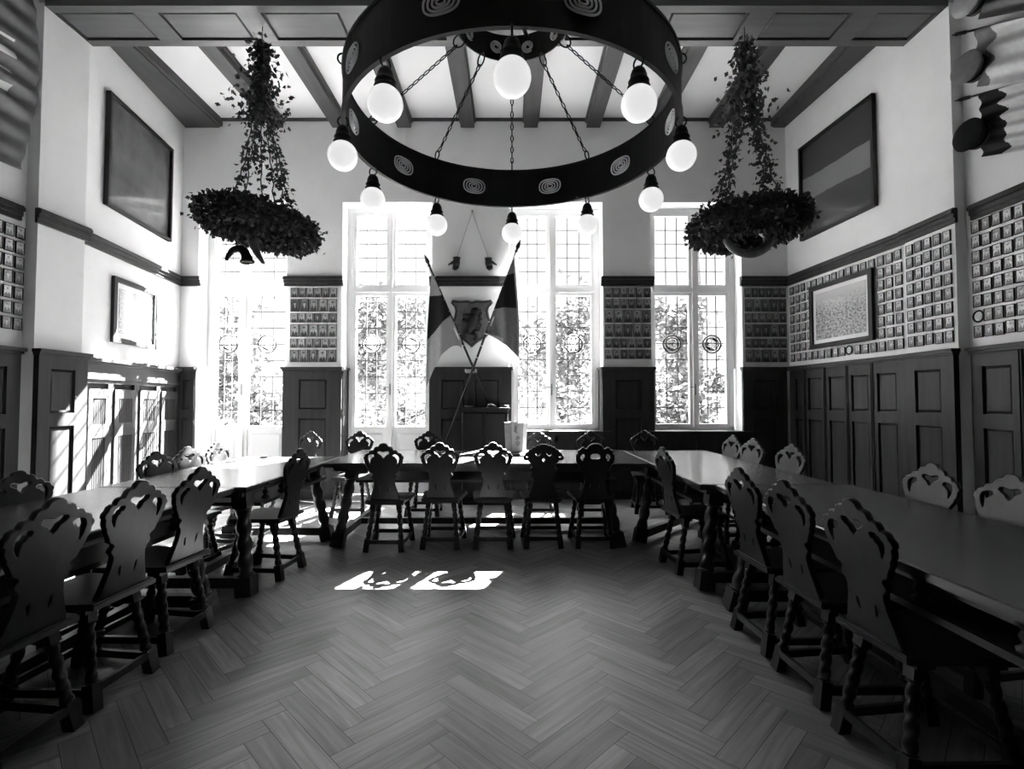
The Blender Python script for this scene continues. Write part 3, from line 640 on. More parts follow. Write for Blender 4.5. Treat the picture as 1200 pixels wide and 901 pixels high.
# ------------------------------------------------------------------ slatted radiator cupboard in the panelling
rc = empty('radiator_cupboard', (LW[0].x, LW[0].y, 0), TH_L); tag(rc, 'built-in wooden radiator cupboard with four slatted doors below the picture rail', 'radiator cupboard')
m = MB(); m.box(.025, LL - .05, -.045, 0, 1.52, 1.72); m.box(.025, LL - .05, -.062, -.045, 1.56, 1.60); m.box(.025, LL - .05, -.05, 0, 0, .10)
dl = [(.13, .46), (.55, .93), (1.02, 1.40), (1.49, 1.87)]
e = [.025] + [v for d in dl for v in d] + [LL - .05]
for i in range(0, len(e), 2): m.box(e[i], e[i + 1], -.042, 0, .10, 1.52)
m.build('body', M['panel'], rc)
c = MB(); c.box(.02, LL - .045, -.075, 0, 1.72, 1.745); c.box(.02, LL - .045, -.10, 0, 1.745, 1.78); c.build('cap', M['panel'], rc)
MB().box(.1, LL - .08, -.012, -.002, .10, 1.52).build('dark_interior', M['groove'], rc)
for a, b in dl:
    m = MB(); y0, y1 = -.058, -.03; w = .06; a += .004; b -= .004
    m.box(a, a + w, y0, y1, .11, 1.46); m.box(b - w, b, y0, y1, .11, 1.46); m.box(a + w, b - w, y0, y1, 1.36, 1.46); m.box(a + w, b - w, y0, y1, .95, 1.09); m.box(a + w, b - w, y0, y1, .11, .22)
    d = m.build('slatted_door', M['panel'], rc); sl = MB()
    n = 8
    for i in range(n):
        x = a + w + (b - a - 2 * w) * (i + .5) / n; sl.box(x - .0062, x + .0062, y0 + .006, y1 - .004, .22, .95); sl.box(x - .0062, x + .0062, y0 + .006, y1 - .004, 1.09, 1.36)
    sl.build('slats', M['panel'], d)

# ------------------------------------------------------------------ chandelier
CX_, CY_ = 0.0, 3.41; CR = 1.10; CZ0, CZ1 = 3.08, 3.40
ch = empty('wheel_chandelier', (CX_, CY_, CZ0)); tag(ch, 'large black iron wheel chandelier with ten white globe lamps, hanging on chains', 'chandelier')
def band(m, R, z0, z1, th, n=96):
    vs = []
    for i in range(n):
        t = 2 * PI * i / n
        for r, z in ((R - th, z0), (R, z0), (R, z1), (R - th, z1)): vs.append((r * math.sin(t), r * math.cos(t), z))
    fs = [(i * 4 + j, i * 4 + (j + 1) % 4, ((i + 1) % n) * 4 + (j + 1) % 4, ((i + 1) % n) * 4 + j) for i in range(n) for j in range(4)]
    m.add(vs, fs, False); return m
m = band(MB(), CR, 0, CZ1 - CZ0, .012); band(m, CR + .008, -.006, .012, .026); band(m, CR + .008, CZ1 - CZ0 - .012, CZ1 - CZ0 + .006, .026); m.build('iron_ring', M['iron'], ch)
UR = .40; UZ0 = 3.93 - CZ0; UZ1 = UZ0 + .20
m = band(MB(), UR, UZ0, UZ1, .010, 64); [m.bar((UR * .98 * math.sin(t), UR * .98 * math.cos(t), UZ1 - .02), (0, 0, UZ1 - .02), .03, .012) for t in (0.3, 0.3 + PI / 2, 0.3 + PI, .3 + 1.5 * PI)]
up = m.build('upper_ring', M['iron'], ch)
def on_ring(R, t, u, z): return Vector((R * math.sin(t + u / R), R * math.cos(t + u / R), z))
for k in range(10):                                                      # medallions of concentric loops, on both faces
    t = (k + .5) * PI / 5; md = MB()
    for s in (1.0, .74, .48, .24):
        for R in (CR + .003, CR - .015):
            pts = [on_ring(R, t, .095 * s * (math.copysign(abs(math.cos(a)) ** .8, math.cos(a))), .158 + .062 * s * (math.copysign(abs(math.sin(a)) ** .8, math.sin(a)))) for a in [2 * PI * i / 28 for i in range(29)]]
            md.tube(pts, .0062, 5, False)
    md.build('medallion', M['loop'], ch)
for k in range(10):                                                      # small spirals on the upper ring
    t = (k + .5) * PI / 5; md = MB()
    for R in (UR + .002, UR - .013):
        pts = [on_ring(R, t, (.012 + .036 * i / 50) * math.cos(i * .36), UZ0 + .10 + (.012 + .036 * i / 50) * math.sin(i * .36)) for i in range(51)]
        md.tube(pts, .004, 5)
    md.build('spiral', M['loop'], up)
def chain(m, a, b, ll=.062):
    a = Vector(a); b = Vector(b); d = (b - a).normalized(); n = max(2, int((b - a).length / (ll * .78))); s = (b - a) / n
    q = d.to_track_quat('X', 'Z').to_matrix()
    for i in range(n):
        c = a + s * (i + .5); R = q @ Matrix.Rotation(PI / 2 * (i % 2), 3, 'X'); hl = s.length * .64; hw = hl * .48; vs = []; N, K = 10, 4
        for u in range(N):
            t = 2 * PI * u / N
            for w in range(K):
                p = 2 * PI * w / K; rr = .0052
                vs.append(c + R @ Vector(((hl - rr + rr * math.cos(p)) * math.cos(t), (hw - rr + rr * math.cos(p)) * math.sin(t), rr * math.sin(p))))
        m.add(vs, [(u * K + w, ((u + 1) % N) * K + w, ((u + 1) % N) * K + (w + 1) % K, u * K + (w + 1) % K) for u in range(N) for w in range(K)], True)
for k in range(10):
    t = k * PI / 5; m = MB(); dr = Vector((math.sin(t), math.cos(t), 0))
    a = dr * (CR - .006) + Vector((0, 0, CZ1 - CZ0 + .045)); b = dr * (UR - .005) + Vector((0, 0, UZ0 - .055))
    m.ring(a, .036, .006, dr.cross(Vector((0, 0, 1))), 16, 5); m.ring(b + Vector((0, 0, .018)), .046, .006, dr.cross(Vector((0, 0, 1))), 16, 5)
    d = (b - a).normalized(); chain(m, a + d * .03, b - d * .02); m.build('chain', M['iron'], ch)
m = MB(); m.tube([(0, 0, UZ1 - .02), (0, 0, CEIL - CZ0 - .03)], .016, 8); m.lathe([(.02, CEIL - CZ0 - .09), (.07, CEIL - CZ0 - .04), (.08, CEIL - CZ0 - .002)], 20); m.ring((0, 0, UZ1 + .05), .05, .01, (1, 0, 0)); m.build('hanging_rod', M['iron'], ch)
GR = .09
for k in range(10):
    t = k * PI / 5; x, y = (CR - .006) * math.sin(t), (CR - .006) * math.cos(t)
    m = MB(); m.ring((x, y, -.03), .032, .0055, (math.cos(t), -math.sin(t), 0), 16, 5)
    m.lathe([(.010, -.055), (.022, -.058), (.034, -.072), (.042, -.095), (.044, -.118), (.050, -.122), (.054, -.130), (.048, -.138), (.046, -.150), (.058, -.156), (.056, -.166), (.040, -.172)], 18, (x, y, 0))
    s = m.build('lamp_socket', M['iron'], ch)
    MB().ball((x, y, -.165 - GR * .86), GR, 24, 16).build('globe', M['globe'], s)

# ------------------------------------------------------------------ leafy wreaths on ivy ropes, with horns
def wreath(x, y, zc, rr, tilt, seed, strands, label, top, fat=.11):
    rd = random.Random(seed); w = empty('hanging_wreath', (x, y, zc)); tag(w, label, 'wreath', 'leafy wreaths hanging from the ceiling girder')
    T = Matrix.Rotation(tilt, 4, 'Y'); h = MB(); h.X = T; h.ring((0, 0, 0), rr * .68, fat * .95, (0, 0, 1), 36, 8); h.build('hoop', M['leaf'], w)
    f = MB(); f.X = T
    for i in range(6500):
        a = rd.random() * 2 * PI; b = rd.random() * 2 * PI; r = fat + abs(rd.gauss(0, .028)); R = rr * .68 + (r * 1.35) * math.cos(b)
        p = (R * math.cos(a), R * math.sin(a), r * .95 * math.sin(b))
        d = Vector((math.cos(a) * math.cos(b), math.sin(a) * math.cos(b), math.sin(b))) + Vector((rd.gauss(0, .6), rd.gauss(0, .6), rd.gauss(-.15, .6)))
        f.leaf(p, d, (rd.gauss(0, 1), rd.gauss(0, 1), rd.gauss(0, 1)), .044, .038)
    f.build('leaf_ring', M['leaf'], w)['kind'] = 'stuff'
    for (a, dense) in strands:
        s = MB(); p0 = T @ Vector((rr * .66 * math.cos(a), rr * .66 * math.sin(a), .08)); p1 = Vector((.02 * math.cos(a), .02 * math.sin(a), top - zc - .18)); pts = []
        for i in range(25):
            u = i / 24; q = Vector(p0).lerp(p1, u); bow = math.sin(u * PI) * .03; q += Vector((math.cos(a) * -bow * 2 + rd.gauss(0, .008), math.sin(a) * -bow * 2 + rd.gauss(0, .008), 0)); pts.append(q)
        s.tube(pts, .006, 5)
        for i in range(int(dense * 1.7)):
            u = rd.random(); q = pts[min(24, int(u * 24))] + Vector((rd.gauss(0, .03), rd.gauss(0, .03), rd.gauss(0, .03)))
            s.leaf(q, (rd.gauss(0, 1), rd.gauss(0, 1), rd.gauss(-.7, .8)), (rd.gauss(0, 1), rd.gauss(0, 1), rd.gauss(0, 1)), .05, .036)
        s.build('ivy_strand', M['ivy'], w)
    b = MB()
    for i in range(int(620)):
        u = rd.random() ** .8; zz = top - zc - .12 - u * .85; sp = .035 + .10 * u
        b.leaf((rd.gauss(0, sp), rd.gauss(0, sp), zz), (rd.gauss(0, .8), rd.gauss(0, .8), rd.gauss(-.8, .6)), (rd.gauss(0, 1), rd.gauss(0, 1), rd.gauss(0, 1)), .055, .04)
    b.build('ivy_bunch', M['ivy'], w)['kind'] = 'stuff'
    MB().tube([(0, 0, top - zc - .2), (0, 0, top - zc - .001)], .004, 6).build('cord', M['iron'], w)
    return w
WY = 4.765
wreath(-2.40, WY, 3.00, .49, .17, 11, [(2.6, 90), (2.0, 110), (4.4, 120), (.35, 130), (5.6, 80), (1.1, 90)], 'leafy wreath above the leftmost garden door, wider and tilted down towards the flags', 4.955)
wreath(2.235, WY, 3.0, .49, -.05, 12, [(2.7, 190), (3.6, 150), (.3, 200), (5.4, 150)], 'leafy wreath on two thick ivy ropes near the dark painting with a lighter band', 4.955)
def horn(x, y, z, pts, rad, label, mat='horn', bell=None):
    h = MB(); cur = []
    for i in range(25):                                                    # smooth curve through the points
        u = i / 24 * (len(pts) - 1); k = min(int(u), len(pts) - 2); f = u - k
        P = [Vector(pts[max(k - 1, 0)]), Vector(pts[k]), Vector(pts[k + 1]), Vector(pts[min(k + 2, len(pts) - 1)])]
        cur.append(.5 * (2 * P[1] + (P[2] - P[0]) * f + (2 * P[0] - 5 * P[1] + 4 * P[2] - P[3]) * f * f + (3 * P[1] - P[0] - 3 * P[2] + P[3]) * f ** 3))
    rr = [rad[0] + (rad[1] - rad[0]) * (i / 24) for i in range(25)]
    h.tube(cur, rr, 12); o = empty('drinking_horn', (x, y, z)); tag(o, label, 'horn', 'horns hanging from the wreaths'); h.build('horn_body', M[mat], o)
    r = MB(); d = (cur[0] - cur[1]).normalized(); r.ring(cur[0], rad[0], .012, d, 18, 6); r.build('mouth_rim', M['iron' if mat == 'iron' else 'brass'], o)
    MB().tube([cur[8], (cur[8].x, cur[8].y, .30)], .003, 5).build('hanging_cord', M['iron'], o)
    return o
horn(-2.40, WY - .05, 2.80, [(-.02, 0, .14), (-.01, -.02, .0), (.03, -.03, -.1), (.09, -.03, -.19)], (.062, .014), 'pale tapering horn hanging tip down below the tilted wreath')
horn(-2.43, WY - .22, 2.62, [(.04, 0, -.03), (.03, 0, .03), (-.02, 0, .085), (-.09, 0, .075), (-.135, 0, .02), (-.15, 0, -.02)], (.052, .012), 'dark curled horn with round mouth hanging lowest under the tilted wreath', 'iron')
horn(2.19, WY - .10, 2.80, [(.12, 0, .14), (.19, 0, .07), (.17, 0, -.03), (.05, 0, -.10), (-.09, 0, -.085), (-.19, 0, .0), (-.21, 0, .1)], (.055, .026), 'polished crescent horn hanging under the wreath with two thick ivy ropes')

# ------------------------------------------------------------------ pictures
def picture(name, cx_, cy_, cz, rz, w, h, fw, pic, label, mount=0.0, th=.035):
    p = empty(name, (cx_, cy_, cz), rz); tag(p, label, 'picture')
    m = MB()
    for a in ((-w / 2, -w / 2 + fw, -h / 2, h / 2), (w / 2 - fw, w / 2, -h / 2, h / 2), (-w / 2 + fw, w / 2 - fw, -h / 2, -h / 2 + fw), (-w / 2 + fw, w / 2 - fw, h / 2 - fw, h / 2)): m.box(a[0], a[1], -th, 0, a[2], a[3])
    m.build('frame', M['frame'], p)
    if mount: MB().box(-w / 2 + fw, w / 2 - fw, -.012, -.004, -h / 2 + fw, h / 2 - fw).build('mount', M['mat'], p)
    q = fw + mount; MB().box(-w / 2 + q, w / 2 - q, -.017, -.0125, -h / 2 + q, h / 2 - q).build('print', M[pic], p)
    return p
def on_L(y, off=.004):
    k = (y - LW[0].y) / (LW[1].y - LW[0].y); p = LW[0].lerp(LW[1], k); n = Vector((math.sin(TH_L), -math.cos(TH_L))); return p + n * off
def on_R(y, off=.004):
    k = (y - RW[0].y) / (RW[1].y - RW[0].y); p = RW[0].lerp(RW[1], k); n = Vector((math.sin(TH_R), -math.cos(TH_R))); return p + n * off
p = on_L(5.995); picture('large_picture', p.x, p.y, 4.055, TH_L, 1.30, 1.24, .035, 'pic_dark', 'large dark glazed picture high on the wall above the small framed document', th=.05)
p = on_L(5.945); picture('framed_document', p.x, p.y, 2.345, TH_L, .85, .73, .055, 'pic_doc', 'pale document with two columns of print in dark frame above the slatted cupboard', .06)
p = on_R(6.04); picture('large_picture', p.x, p.y, 4.065, TH_R, 1.24, 1.24, .035, 'pic_band', 'large dark painting with a lighter band across it, high beside the leafy wreath', th=.05)
p = on_R(5.99, .022); picture('framed_print', p.x, p.y, 2.39, TH_R, 1.02, .79, .055, 'pic_crowd', 'framed pale crowd print with white mount surrounded by rows of small portraits', .05)

# ------------------------------------------------------------------ small framed portraits, one object each
ORD = ['first', 'second', 'third', 'fourth', 'fifth', 'sixth', 'seventh', 'eighth', 'ninth', 'tenth', 'eleventh', 'twelfth', 'thirteenth', 'fourteenth', 'fifteenth', 'sixteenth']
PP = {}
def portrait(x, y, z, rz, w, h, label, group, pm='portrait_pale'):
    key = (round(w, 3), round(h, 3), pm)
    if key not in PP:
        m = MB(); f = .0055; t = .014
        for a in ((-w / 2, -w / 2 + f, -h / 2, h / 2), (w / 2 - f, w / 2, -h / 2, h / 2), (-w / 2 + f, w / 2 - f, -h / 2, -h / 2 + f), (-w / 2 + f, w / 2 - f, h / 2 - f, h / 2)): m.box(a[0], a[1], -t, 0, a[2], a[3])
        o = m.build('framed_portrait', M['frame']); MB().box(-w / 2 + f, w / 2 - f, -.010, -.002, -h / 2 + f, h / 2 - f).build('photo', M[pm], o); PP[key] = o
    else: o = copy_tree(PP[key])
    o.location = (x, y, z); o.rotation_euler = (0, 0, rz); tag(o, label, 'portrait', group)
def lab(where, r, c, nr, side='from the left'): return 'small portrait %s, %s row, %s %s' % (where, 'top' if r == 0 else 'bottom' if r == nr - 1 else ORD[r], ORD[c], side)
def pier_portraits(x0, x1, pat, where, group):
    zs = 2.905; hs = {6: .141, 5: .186}
    for r, n in enumerate(pat):
        h = hs[n]; w = (x1 - x0) / n
        for c in range(n): portrait(x0 + w * (c + .5), 6.998, zs - h / 2, 0, w - .012, h - .014, lab(where, r, c, 6), group, 'portrait')
        zs -= h + .012
pier_portraits(-3.07, -2.42, [6, 5, 6, 5, 6, 5], 'on the pier between the garden doors', 'portraits on the pier between the garden doors')
pier_portraits(1.28, 1.925, [6, 6, 5, 5, 6, 6], 'on the pier between the two windows', 'portraits on the pier between the two windows')
pier_portraits(3.22, 3.80, [6, 5, 6, 5, 6, 5], 'on the corner pier beside the panelled wall', 'portraits on the corner pier')
PZ = [2.835 - .131 * r for r in range(8)]; fw_, fh_ = .078, .104
rn = random.Random(5)
for r in range(8):
    for c in range(16):
        y = 6.90 - c * .1145
        if 5.43 < y < 6.55 and 1 <= r <= 6: continue
        if r == 7 and c == 9: continue
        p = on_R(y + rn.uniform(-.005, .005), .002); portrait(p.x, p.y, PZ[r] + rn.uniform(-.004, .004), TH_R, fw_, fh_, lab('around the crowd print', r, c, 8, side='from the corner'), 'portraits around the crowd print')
    for c in range(5):
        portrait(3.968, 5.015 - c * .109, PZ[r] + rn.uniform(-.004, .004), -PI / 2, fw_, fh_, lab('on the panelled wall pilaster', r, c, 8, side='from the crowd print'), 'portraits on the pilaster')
    for c in range(5):
        if r == 6 and c == 0: continue
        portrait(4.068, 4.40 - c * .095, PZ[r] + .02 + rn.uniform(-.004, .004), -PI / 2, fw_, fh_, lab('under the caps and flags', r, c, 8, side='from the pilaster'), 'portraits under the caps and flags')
for r in range(7):
    for c in range(3):
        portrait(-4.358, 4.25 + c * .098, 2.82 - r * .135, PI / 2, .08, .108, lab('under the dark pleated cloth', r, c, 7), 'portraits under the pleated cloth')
def ring_frame(p, z, rz, label):
    o = empty('round_frame', (p[0], p[1], z), rz); tag(o, label, 'frame', 'round frames among the portraits')
    MB().ring((0, -.010, 0), .048, .008, (0, 1, 0), 24, 6).build('rim', M['frame'], o); MB().lathe([(.044, -.003), (.044, .003)], 20, (0, -.006, 0), (0, 1, 0)).build('face', M['mat'], o)
p = on_R(5.88, .002); ring_frame((p.x, p.y), 1.925, TH_R, 'small round dark frame directly below the crowd print')
ring_frame((4.068, 4.395), PZ[6] + .02, -PI / 2, 'small round dark frame on the wall under the caps, next to the pilaster')

# ------------------------------------------------------------------ shield, flags, gloves and the things below them
sh = empty('carved_shield', (-.555, 6.996, 2.40)); tag(sh, 'dark carved shield with a raised lion, hanging between the crossed flags', 'shield')
half = [(0, .300), (.06, .318), (.16, .312), (.215, .318), (.265, .325), (.285, .290), (.262, .262), (.235, .235), (.222, .18), (.235, .10), (.262, .02), (.262, -.06), (.235, -.14), (.180, -.20), (.110, -.235), (.06, -.27), (0, -.325)]
outline_solid('shield_board', [mirror(half)], .02, M['reliefbg'], sh, .006, Matrix.Translation((0, -.021, 0)))
rim = MB(); rp = [(x * .93, -.047, z * .93) for x, z in mirror(half)]; rim.tube(rp + rp[:1], .009, 6); rim.build('raised_rim', M['relief'], sh)
l = MB(); Y = -.055
l.tube([(-.03, Y, -.13), (-.01, Y, -.04), (.02, Y, .04), (.05, Y, .12)], [.045, .05, .062, .05], 10)                  # body
l.ball((.055, Y - .01, .165), (.058, .03, .05), 12, 8); l.ball((.015, Y - .02, .175), (.03, .02, .022), 10, 6)            # head, muzzle
for k in range(9): a = k * .7; l.ball((.06 + .062 * math.cos(a), Y, .14 + .062 * math.sin(a)), (.024, .02, .024), 8, 6)     # mane
l.tube([(.0, Y, .09), (-.07, Y, .12), (-.12, Y, .10)], [.026, .02, .024], 8); l.tube([(-.0, Y, .03), (-.08, Y, .03), (-.125, Y, .055)], [.026, .02, .024], 8)
l.tube([(-.03, Y, -.12), (-.09, Y, -.13), (-.10, Y, -.20)], [.035, .026, .026], 8); l.tube([(-.01, Y, -.12), (.06, Y, -.16), (.03, Y, -.235)], [.035, .026, .026], 8)
l.tube([(.02, Y, -.10), (.10, Y, -.10), (.13, Y, -.03), (.10, Y, .03), (.14, Y, .07)], [.014, .014, .013, .015, .022], 8)
l.build('lion_relief', M['relief'], sh)

def flag(px0, pz0, px1, pz1, y, seg, side, label, tones, drop_at):
    """pole from finial end (0) to foot (1); cloth hangs from the stretch seg"""
    o = empty('flag_on_pole', (px1, y, pz1)); tag(o, label, 'flag', 'crossed flags below the hanging gloves')
    A = Vector((px0 - px1, 0, pz0 - pz1)); d = -A.normalized(); L = A.length
    MB().tube([A + d * .16, Vector((0, 0, 0))], [.014, .017], 10).build('pole', M['frame'], o)
    b = MB()
    k = .34
    while k < L * .62: b.ring(A + d * k, .0165, .0065, d, 12, 5); k += .17
    b.build('pole_rings', M['pale'], o)
    o2 = Vector((side * .022, -.004, -.004)); MB().tube([A + d * (seg[0] - .03) + o2, A + d * (seg[1] + .02) + o2], .010, 8).build('hoist_sleeve', M['loop'], o)
    f = MB(); q = d.to_track_quat('Z', 'Y').to_matrix(); f.lathe([(.014, .18), (.022, .165), (.014, .15), (.016, .135), (.03, .11), (.024, .07), (.004, 0)], 12, A, d); f.build('finial', M['frame'], o)
    c = MB(); s0, s1 = seg
    def fn(u, v):
        h = A + d * (s0 + (s1 - s0) * u); dl = drop_at(u) * v
        fold = math.sin(u * 9.5 + v * .8) * .045 * min(1, v * 3) + math.sin(u * 23 + 1) * .014 * v
        sw = side * (.05 * v * (1 - u) + .03 * math.sin(v * 2.5) * (1 - u))
        return h + Vector((sw, -.03 + fold, -dl))
    c.grid(fn, 90, 90, tones); cl = c.build('cloth', [M['cloth_l'], M['cloth_d'], M['cloth_m']], o)
    md = cl.modifiers.new('thickness', 'SOLIDIFY'); md.thickness = .004
    return o
flag(-1.195, 3.33, -.31, 1.29, 6.86, (.26, 1.30), -1, 'flag hanging towards the garden door, pale cloth crossed by one dark stripe', lambda u, v: 1 if 352 < 322 + 88 * u + (133 * (1 - u) ** 1.45 + 8) * v < 406 - 46 * u and u < .68 else 0, lambda u: 1.46 * (1 - u) ** 1.45 + .10)
flag(.115, 3.51, -.875, .80, 6.78, (.24, 1.28), 1, 'flag hanging towards the window, dark and grey cloth with one pale edge', lambda u, v: 0 if u < .06 or (u > .5 and v > .90) else (1 if 330 + 10 * u < 310 + 85 * u + 122 * (1 - u) * v < 372 else 2), lambda u: 1.28 * (1 - u) ** 1.1 + .10)
br = empty('pole_bracket', (-.553, 6.925, 1.74)); tag(br, 'pale metal bracket clasping both flag poles at their crossing', 'bracket')
m = MB(); m.box(-.075, .075, -.03, .0, -.025, .025); m.box(-.075, -.06, -.03, -.19, -.02, .02); m.box(.06, .075, -.03, -.19, -.02, .02); m.build('clasp', M['pale'], br)
def glove(x, side, label):
    o = empty('hanging_glove', (x, 6.96, 3.23)); tag(o, label, 'glove', 'pair of dark gloves hanging on a cord')
    m = MB(); s = side
    m.tube([(0, 0, .085), (0, 0, .05), (s * .004, 0, .0), (s * .01, 0, -.03)], [.052, .046, .05, .04], 12)
    for k, (dx, l_) in enumerate(((-.03, .06), (-.01, .075), (.012, .07), (.033, .055))):
        m.tube([(dx + s * .008, 0, -.02), (dx + s * .012, -.012, -.02 - l_ * .6), (dx + s * .02, -.02, -.02 - l_)], [.016, .014, .010], 8)
    m.tube([(s * .035, -.01, .03), (s * .075, -.02, .0), (s * .115, -.02, -.02)], [.022, .017, .010], 8); m.build('leather', M['relief'], o)
    m = MB(); m.ring((0, 0, .083), .050, .006, (0, 0, 1), 16, 6); m.build('cuff_rim', M['pale'] if side > 0 else M['frame'], o)
    MB().tube([(0, 0, .08), (-.555 - x, .03, .74)], .0022, 5).build('cord', M['frame'], o)
    return o
glove(-.765, -1, 'dark glove on a cord, thumb towards the garden door')
glove(-.325, 1, 'dark glove on a cord, thumb with a pale glint towards the window')
n_ = MB(); n_.tube([(-.555, 6.95, 3.98), (-.555, 6.999, 3.97)], .006, 8); tag(n_.build('wall_nail', M['iron']), 'small nail in the wall holding the cord of the gloves', 'nail')
# dark cabinet before the centre pier and what lies on it
cb = empty('low_cabinet', (-.365, 6.72, 0)); tag(cb, 'low black cabinet in front of the pier below the crossed flags', 'cabinet')
m = MB(); m.box(-.30, .31, -.17, .17, .05, 1.22); m.box(-.28, .29, -.15, .15, 0, .05); m.build('body', M['ebony'], cb)
MB().box(-.32, .33, -.19, .18, 1.22, 1.25).build('top', M['ebony'], cb)
for a, b in ((-.285, .0), (.01, .295)):
    d = MB().bevbox(a, b, -.185, -.17, .08, 1.19, .02).build('door', M['ebony'], cb); MB().ball((b - .03 if a < 0 else a + .03, -.192, .66), .011, 8, 6).build('knob', M['brass'], d)
o = empty('curved_ornament', (-.28, 6.65, 1.25)); tag(o, 'small pale metal ornament lying curved on the low black cabinet', 'ornament')  # unidentified small ornament, modelled as a curved metal piece
m = MB(); m.tube([(-.05, 0, .045), (0, -.01, .055), (.05, -.02, .03), (.09, -.02, .018), (.105, -.02, .014)], [.014, .028, .02, .013, .018], 10); m.build('ornament_body', M['brass'], o); o.scale = (.75, .75, .75)
m = MB(); m.tube([(-.045, 0, .04), (-.06, 0, .0)], .008, 8); m.lathe([(.03, 0), (.03, .005), (.01, .01)], 14, (-.06, 0, 0)); m.build('foot', M['brass'], o)
o = empty('small_dish', (-.56, 6.66, 1.25)); tag(o, 'small shallow metal dish at the left end of the low black cabinet', 'dish')
MB().lathe([(.03, 0), (.035, .004), (.07, .018), (.072, .021), (.066, .019), (.03, .008)], 20).build('bowl', M['brass'], o)
o = empty('small_dish', (-.10, 6.66, 1.25)); tag(o, 'small bright metal dish at the window end of the low black cabinet', 'dish')
MB().lathe([(.03, 0), (.035, .004), (.06, .026), (.062, .03), (.056, .027), (.03, .008)], 20).build('bowl', M['brass'], o)
# carton and little block on the cross table
o = empty('carton', (.045, 5.84, TZ), -.30); tag(o, 'tall pale carton with dark side and swirling print standing on the cross table', 'carton')
m = MB(); m.add([(-.10, -.07, 0), (.10, -.07, 0), (.10, .07, 0), (-.10, .07, 0), (-.115, -.08, .33), (.115, -.08, .33), (.115, .08, .33), (-.115, .08, .33)], [(0, 3, 2, 1), (0, 1, 5, 4), (1, 2, 6, 5), (2, 3, 7, 6), (3, 0, 4, 7), (4, 5, 6, 7)]); m.build('box', M['cloth_l'], o)
m = MB()
m.add([(-.101, -.0722, .01), (-.02, -.0722, .01), (-.028, -.0812, .32), (-.114, -.0812, .32)], [(0, 1, 2, 3)]); m.build('dark_panel', M['cloth_m'], o)
m = MB()
for z, r in ((.09, .03), (.15, .026)): m.tube([(.045 + r * (1 - i / 30) * math.cos(i * .4), -.0745 - .01 * (z + .0) / .33 - .002, z + r * (1 - i / 30) * math.sin(i * .4)) for i in range(26)], .004, 5)
m.tube([(.02 + .02 * math.sin(i * .8), -.0835, .21 + .004 * i) for i in range(22)], .004, 5); m.build('swirl_print', M['cloth_m'], o)
tag(MB().box(-.045, .045, -.03, .03, 0, .022).bevbox(-.04, .04, -.031, -.03, .003, .019, .002).build('matchbox', M['frame']), 'tiny dark box on the cross table in front of the pale carton', 'box').location = (.04, 5.35, TZ)
tag(MB().lathe([(.035, 0), (.04, .006), (.036, .012), (.028, .008)], 18).build('ash_dish', M['frame']), 'tiny dark dish on the sunlit table near the garden door', 'dish').location = (-2.50, 5.15, TZ)

# ------------------------------------------------------------------ student caps and flags on the side walls
def wall_flag(x, y0, y1, z0, slope, drop, label, tones, mats, folds, pole=True, side=1, bottom=None, amp=.022, stand=.075, edge=None):
    """pole runs along the wall from (y0,z0) towards the camera; the cloth hangs bunched from it. x = wall plane, side = direction into the room"""
    o = empty('wall_flag', (x, y0, z0)); tag(o, label, 'flag', 'flags on the side walls'); L = y1 - y0
    if pole:
        m = MB(); m.tube([(side * .07, .20, .20 * slope), (side * .07, L, L * slope)], .010, 8); m.build('pole', M['frame'], o)
        b = MB()
        for k in range(5): yy = .19 - .022 * k; b.ball((side * .07, yy, yy * slope), (.017, .013, .017), 10, 6)
        b.tube([(side * .07, .2, .2 * slope), (side * .07, .26, .26 * slope)], [.009, .002], 8); b.build('finial', M['frame'], o)
    c = MB()
    def fn(u, v):
        yy = L * u; dz = drop * v * (bottom(u) if bottom else 1)
        k = amp * (.35 + .65 * min(1, u * 3.5))
        off = stand + k * math.sin(v * folds * 2 * PI + 1.7 * math.sin(u * 2.2)) + .35 * k * math.sin(v * folds * 5.1 + u * 4)
        return (side * max(off, .012), yy + (edge(v) if edge else .006 * math.sin(v * folds * 2 * PI + 1)) * (1 - u), yy * slope - dz)
    c.grid(fn, 70, 90, tones); cl = c.build('cloth', mats, o); md = cl.modifiers.new('thickness', 'SOLIDIFY'); md.thickness = .004
    return o
CL = [M['cloth_w'], M['cloth_d'], M['cloth_m'], M['cloth_s']]
wall_flag(4.068, 4.24, 3.60, 5.02, .6, .42, 'dark satin flag topmost in the corner above the caps', lambda u, v: 3, CL, 3, False, -1)
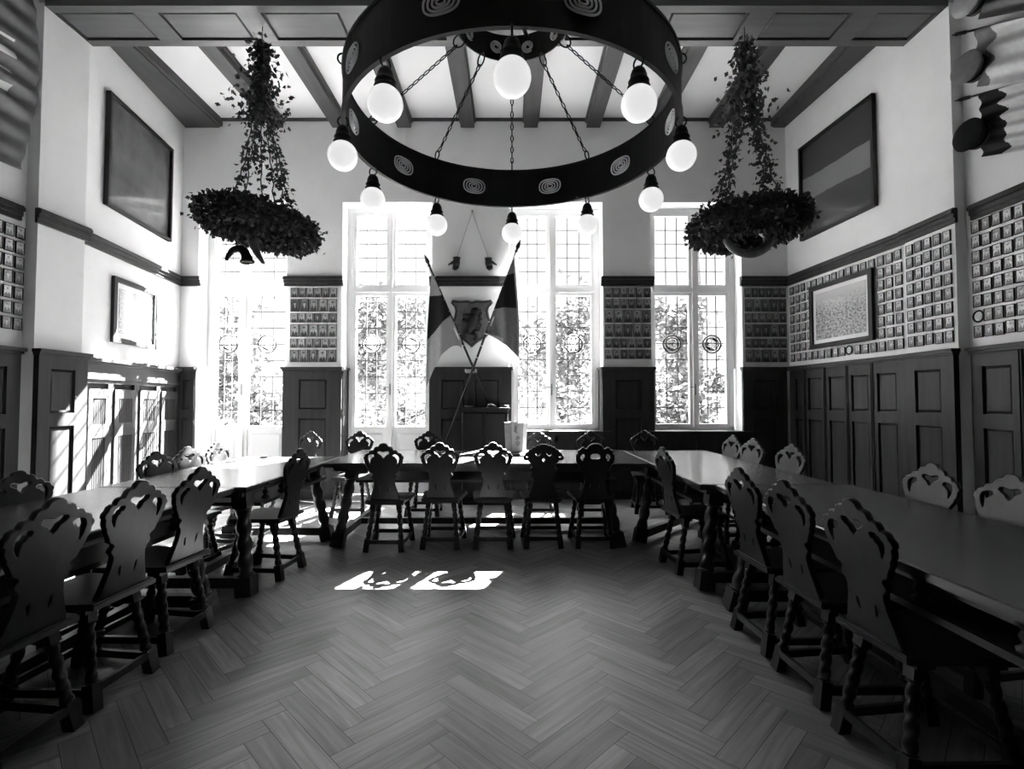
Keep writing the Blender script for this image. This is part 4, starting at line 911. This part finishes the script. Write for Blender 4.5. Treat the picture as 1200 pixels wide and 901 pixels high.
wall_flag(4.068, 4.27, 3.60, 4.53, .52, .50, 'grey flag with pale end, hanging between the two upper caps', lambda u, v: 2 if u < .24 - .10 * v + .03 * math.sin(v * 14) else 0, CL, 3, True, -1)
wall_flag(4.068, 4.25, 3.55, 3.95, .36, .54, 'black and white flag hanging lowest beside the dark cap', lambda u, v: 1 if u < .27 + .025 * math.sin(v * 24) + .05 * v else 0, CL, 5, True, -1)
wall_flag(-4.358, 4.31, 3.60, 5.02, .10, 1.70, 'dark pleated cloth hanging on the wall above the cupboard side portraits', lambda u, v: 0 if (u > .27 and .36 < v < .62 and math.sin(v * 75) > .45) else 3, CL, 9, False, 1, None, .026, .13, lambda v: .13 * math.sin(PI * min(1, v * .95 + .08)))
def cap(x, y, z, ax, mat, label):
    o = empty('student_cap', (x, y, z)); tag(o, label, 'cap', 'flat round caps hanging among the flags')
    a = Vector(ax).normalized(); R = a.to_track_quat('Z', 'Y').to_matrix().to_4x4()
    m = MB(); m.X = R; m.lathe([(.02, .0), (.10, .0), (.115, .030), (.133, .052), (.135, .058), (.128, .068), (.08, .076), (.0, .078)], 28); m.build('crown', M[mat], o)
    m = MB(); m.X = R; m.lathe([(.103, -.055), (.106, -.055), (.106, .004), (.100, .006), (.098, -.05)], 28); m.build('band', M['cloth_d'], o)
    m = MB(); m.X = R; m.lathe([(.107, -.040), (.1085, -.040), (.1085, -.026), (.107, -.026)], 28); m.build('ribbon', M['cloth_m'], o)
    m = MB(); m.X = R; n = 14
    m.add([(r * math.cos(t), r * math.sin(t), zz) for r, zz in ((.104, -.045), (.155, -.07)) for t in [-1.1 + 2.2 * i / n for i in range(n + 1)]], [(i, i + 1, n + 2 + i, n + 1 + i) for i in range(n)], True)
    v = m.build('visor', M['frame'], o); md = v.modifiers.new('thickness', 'SOLIDIFY'); md.thickness = .004
    return o
cap(3.95, 4.24, 4.76, (-.95, -.10, .05), 'cloth_l', 'pale flat cap highest beside the satin flag')
cap(3.95, 4.27, 4.19, (-.95, -.12, .05), 'cloth_m', 'grey flat cap between the two flag tips')
cap(3.95, 4.27, 3.60, (-.95, -.10, .05), 'cloth_d', 'black flat cap lowest, beside the black and white flag')
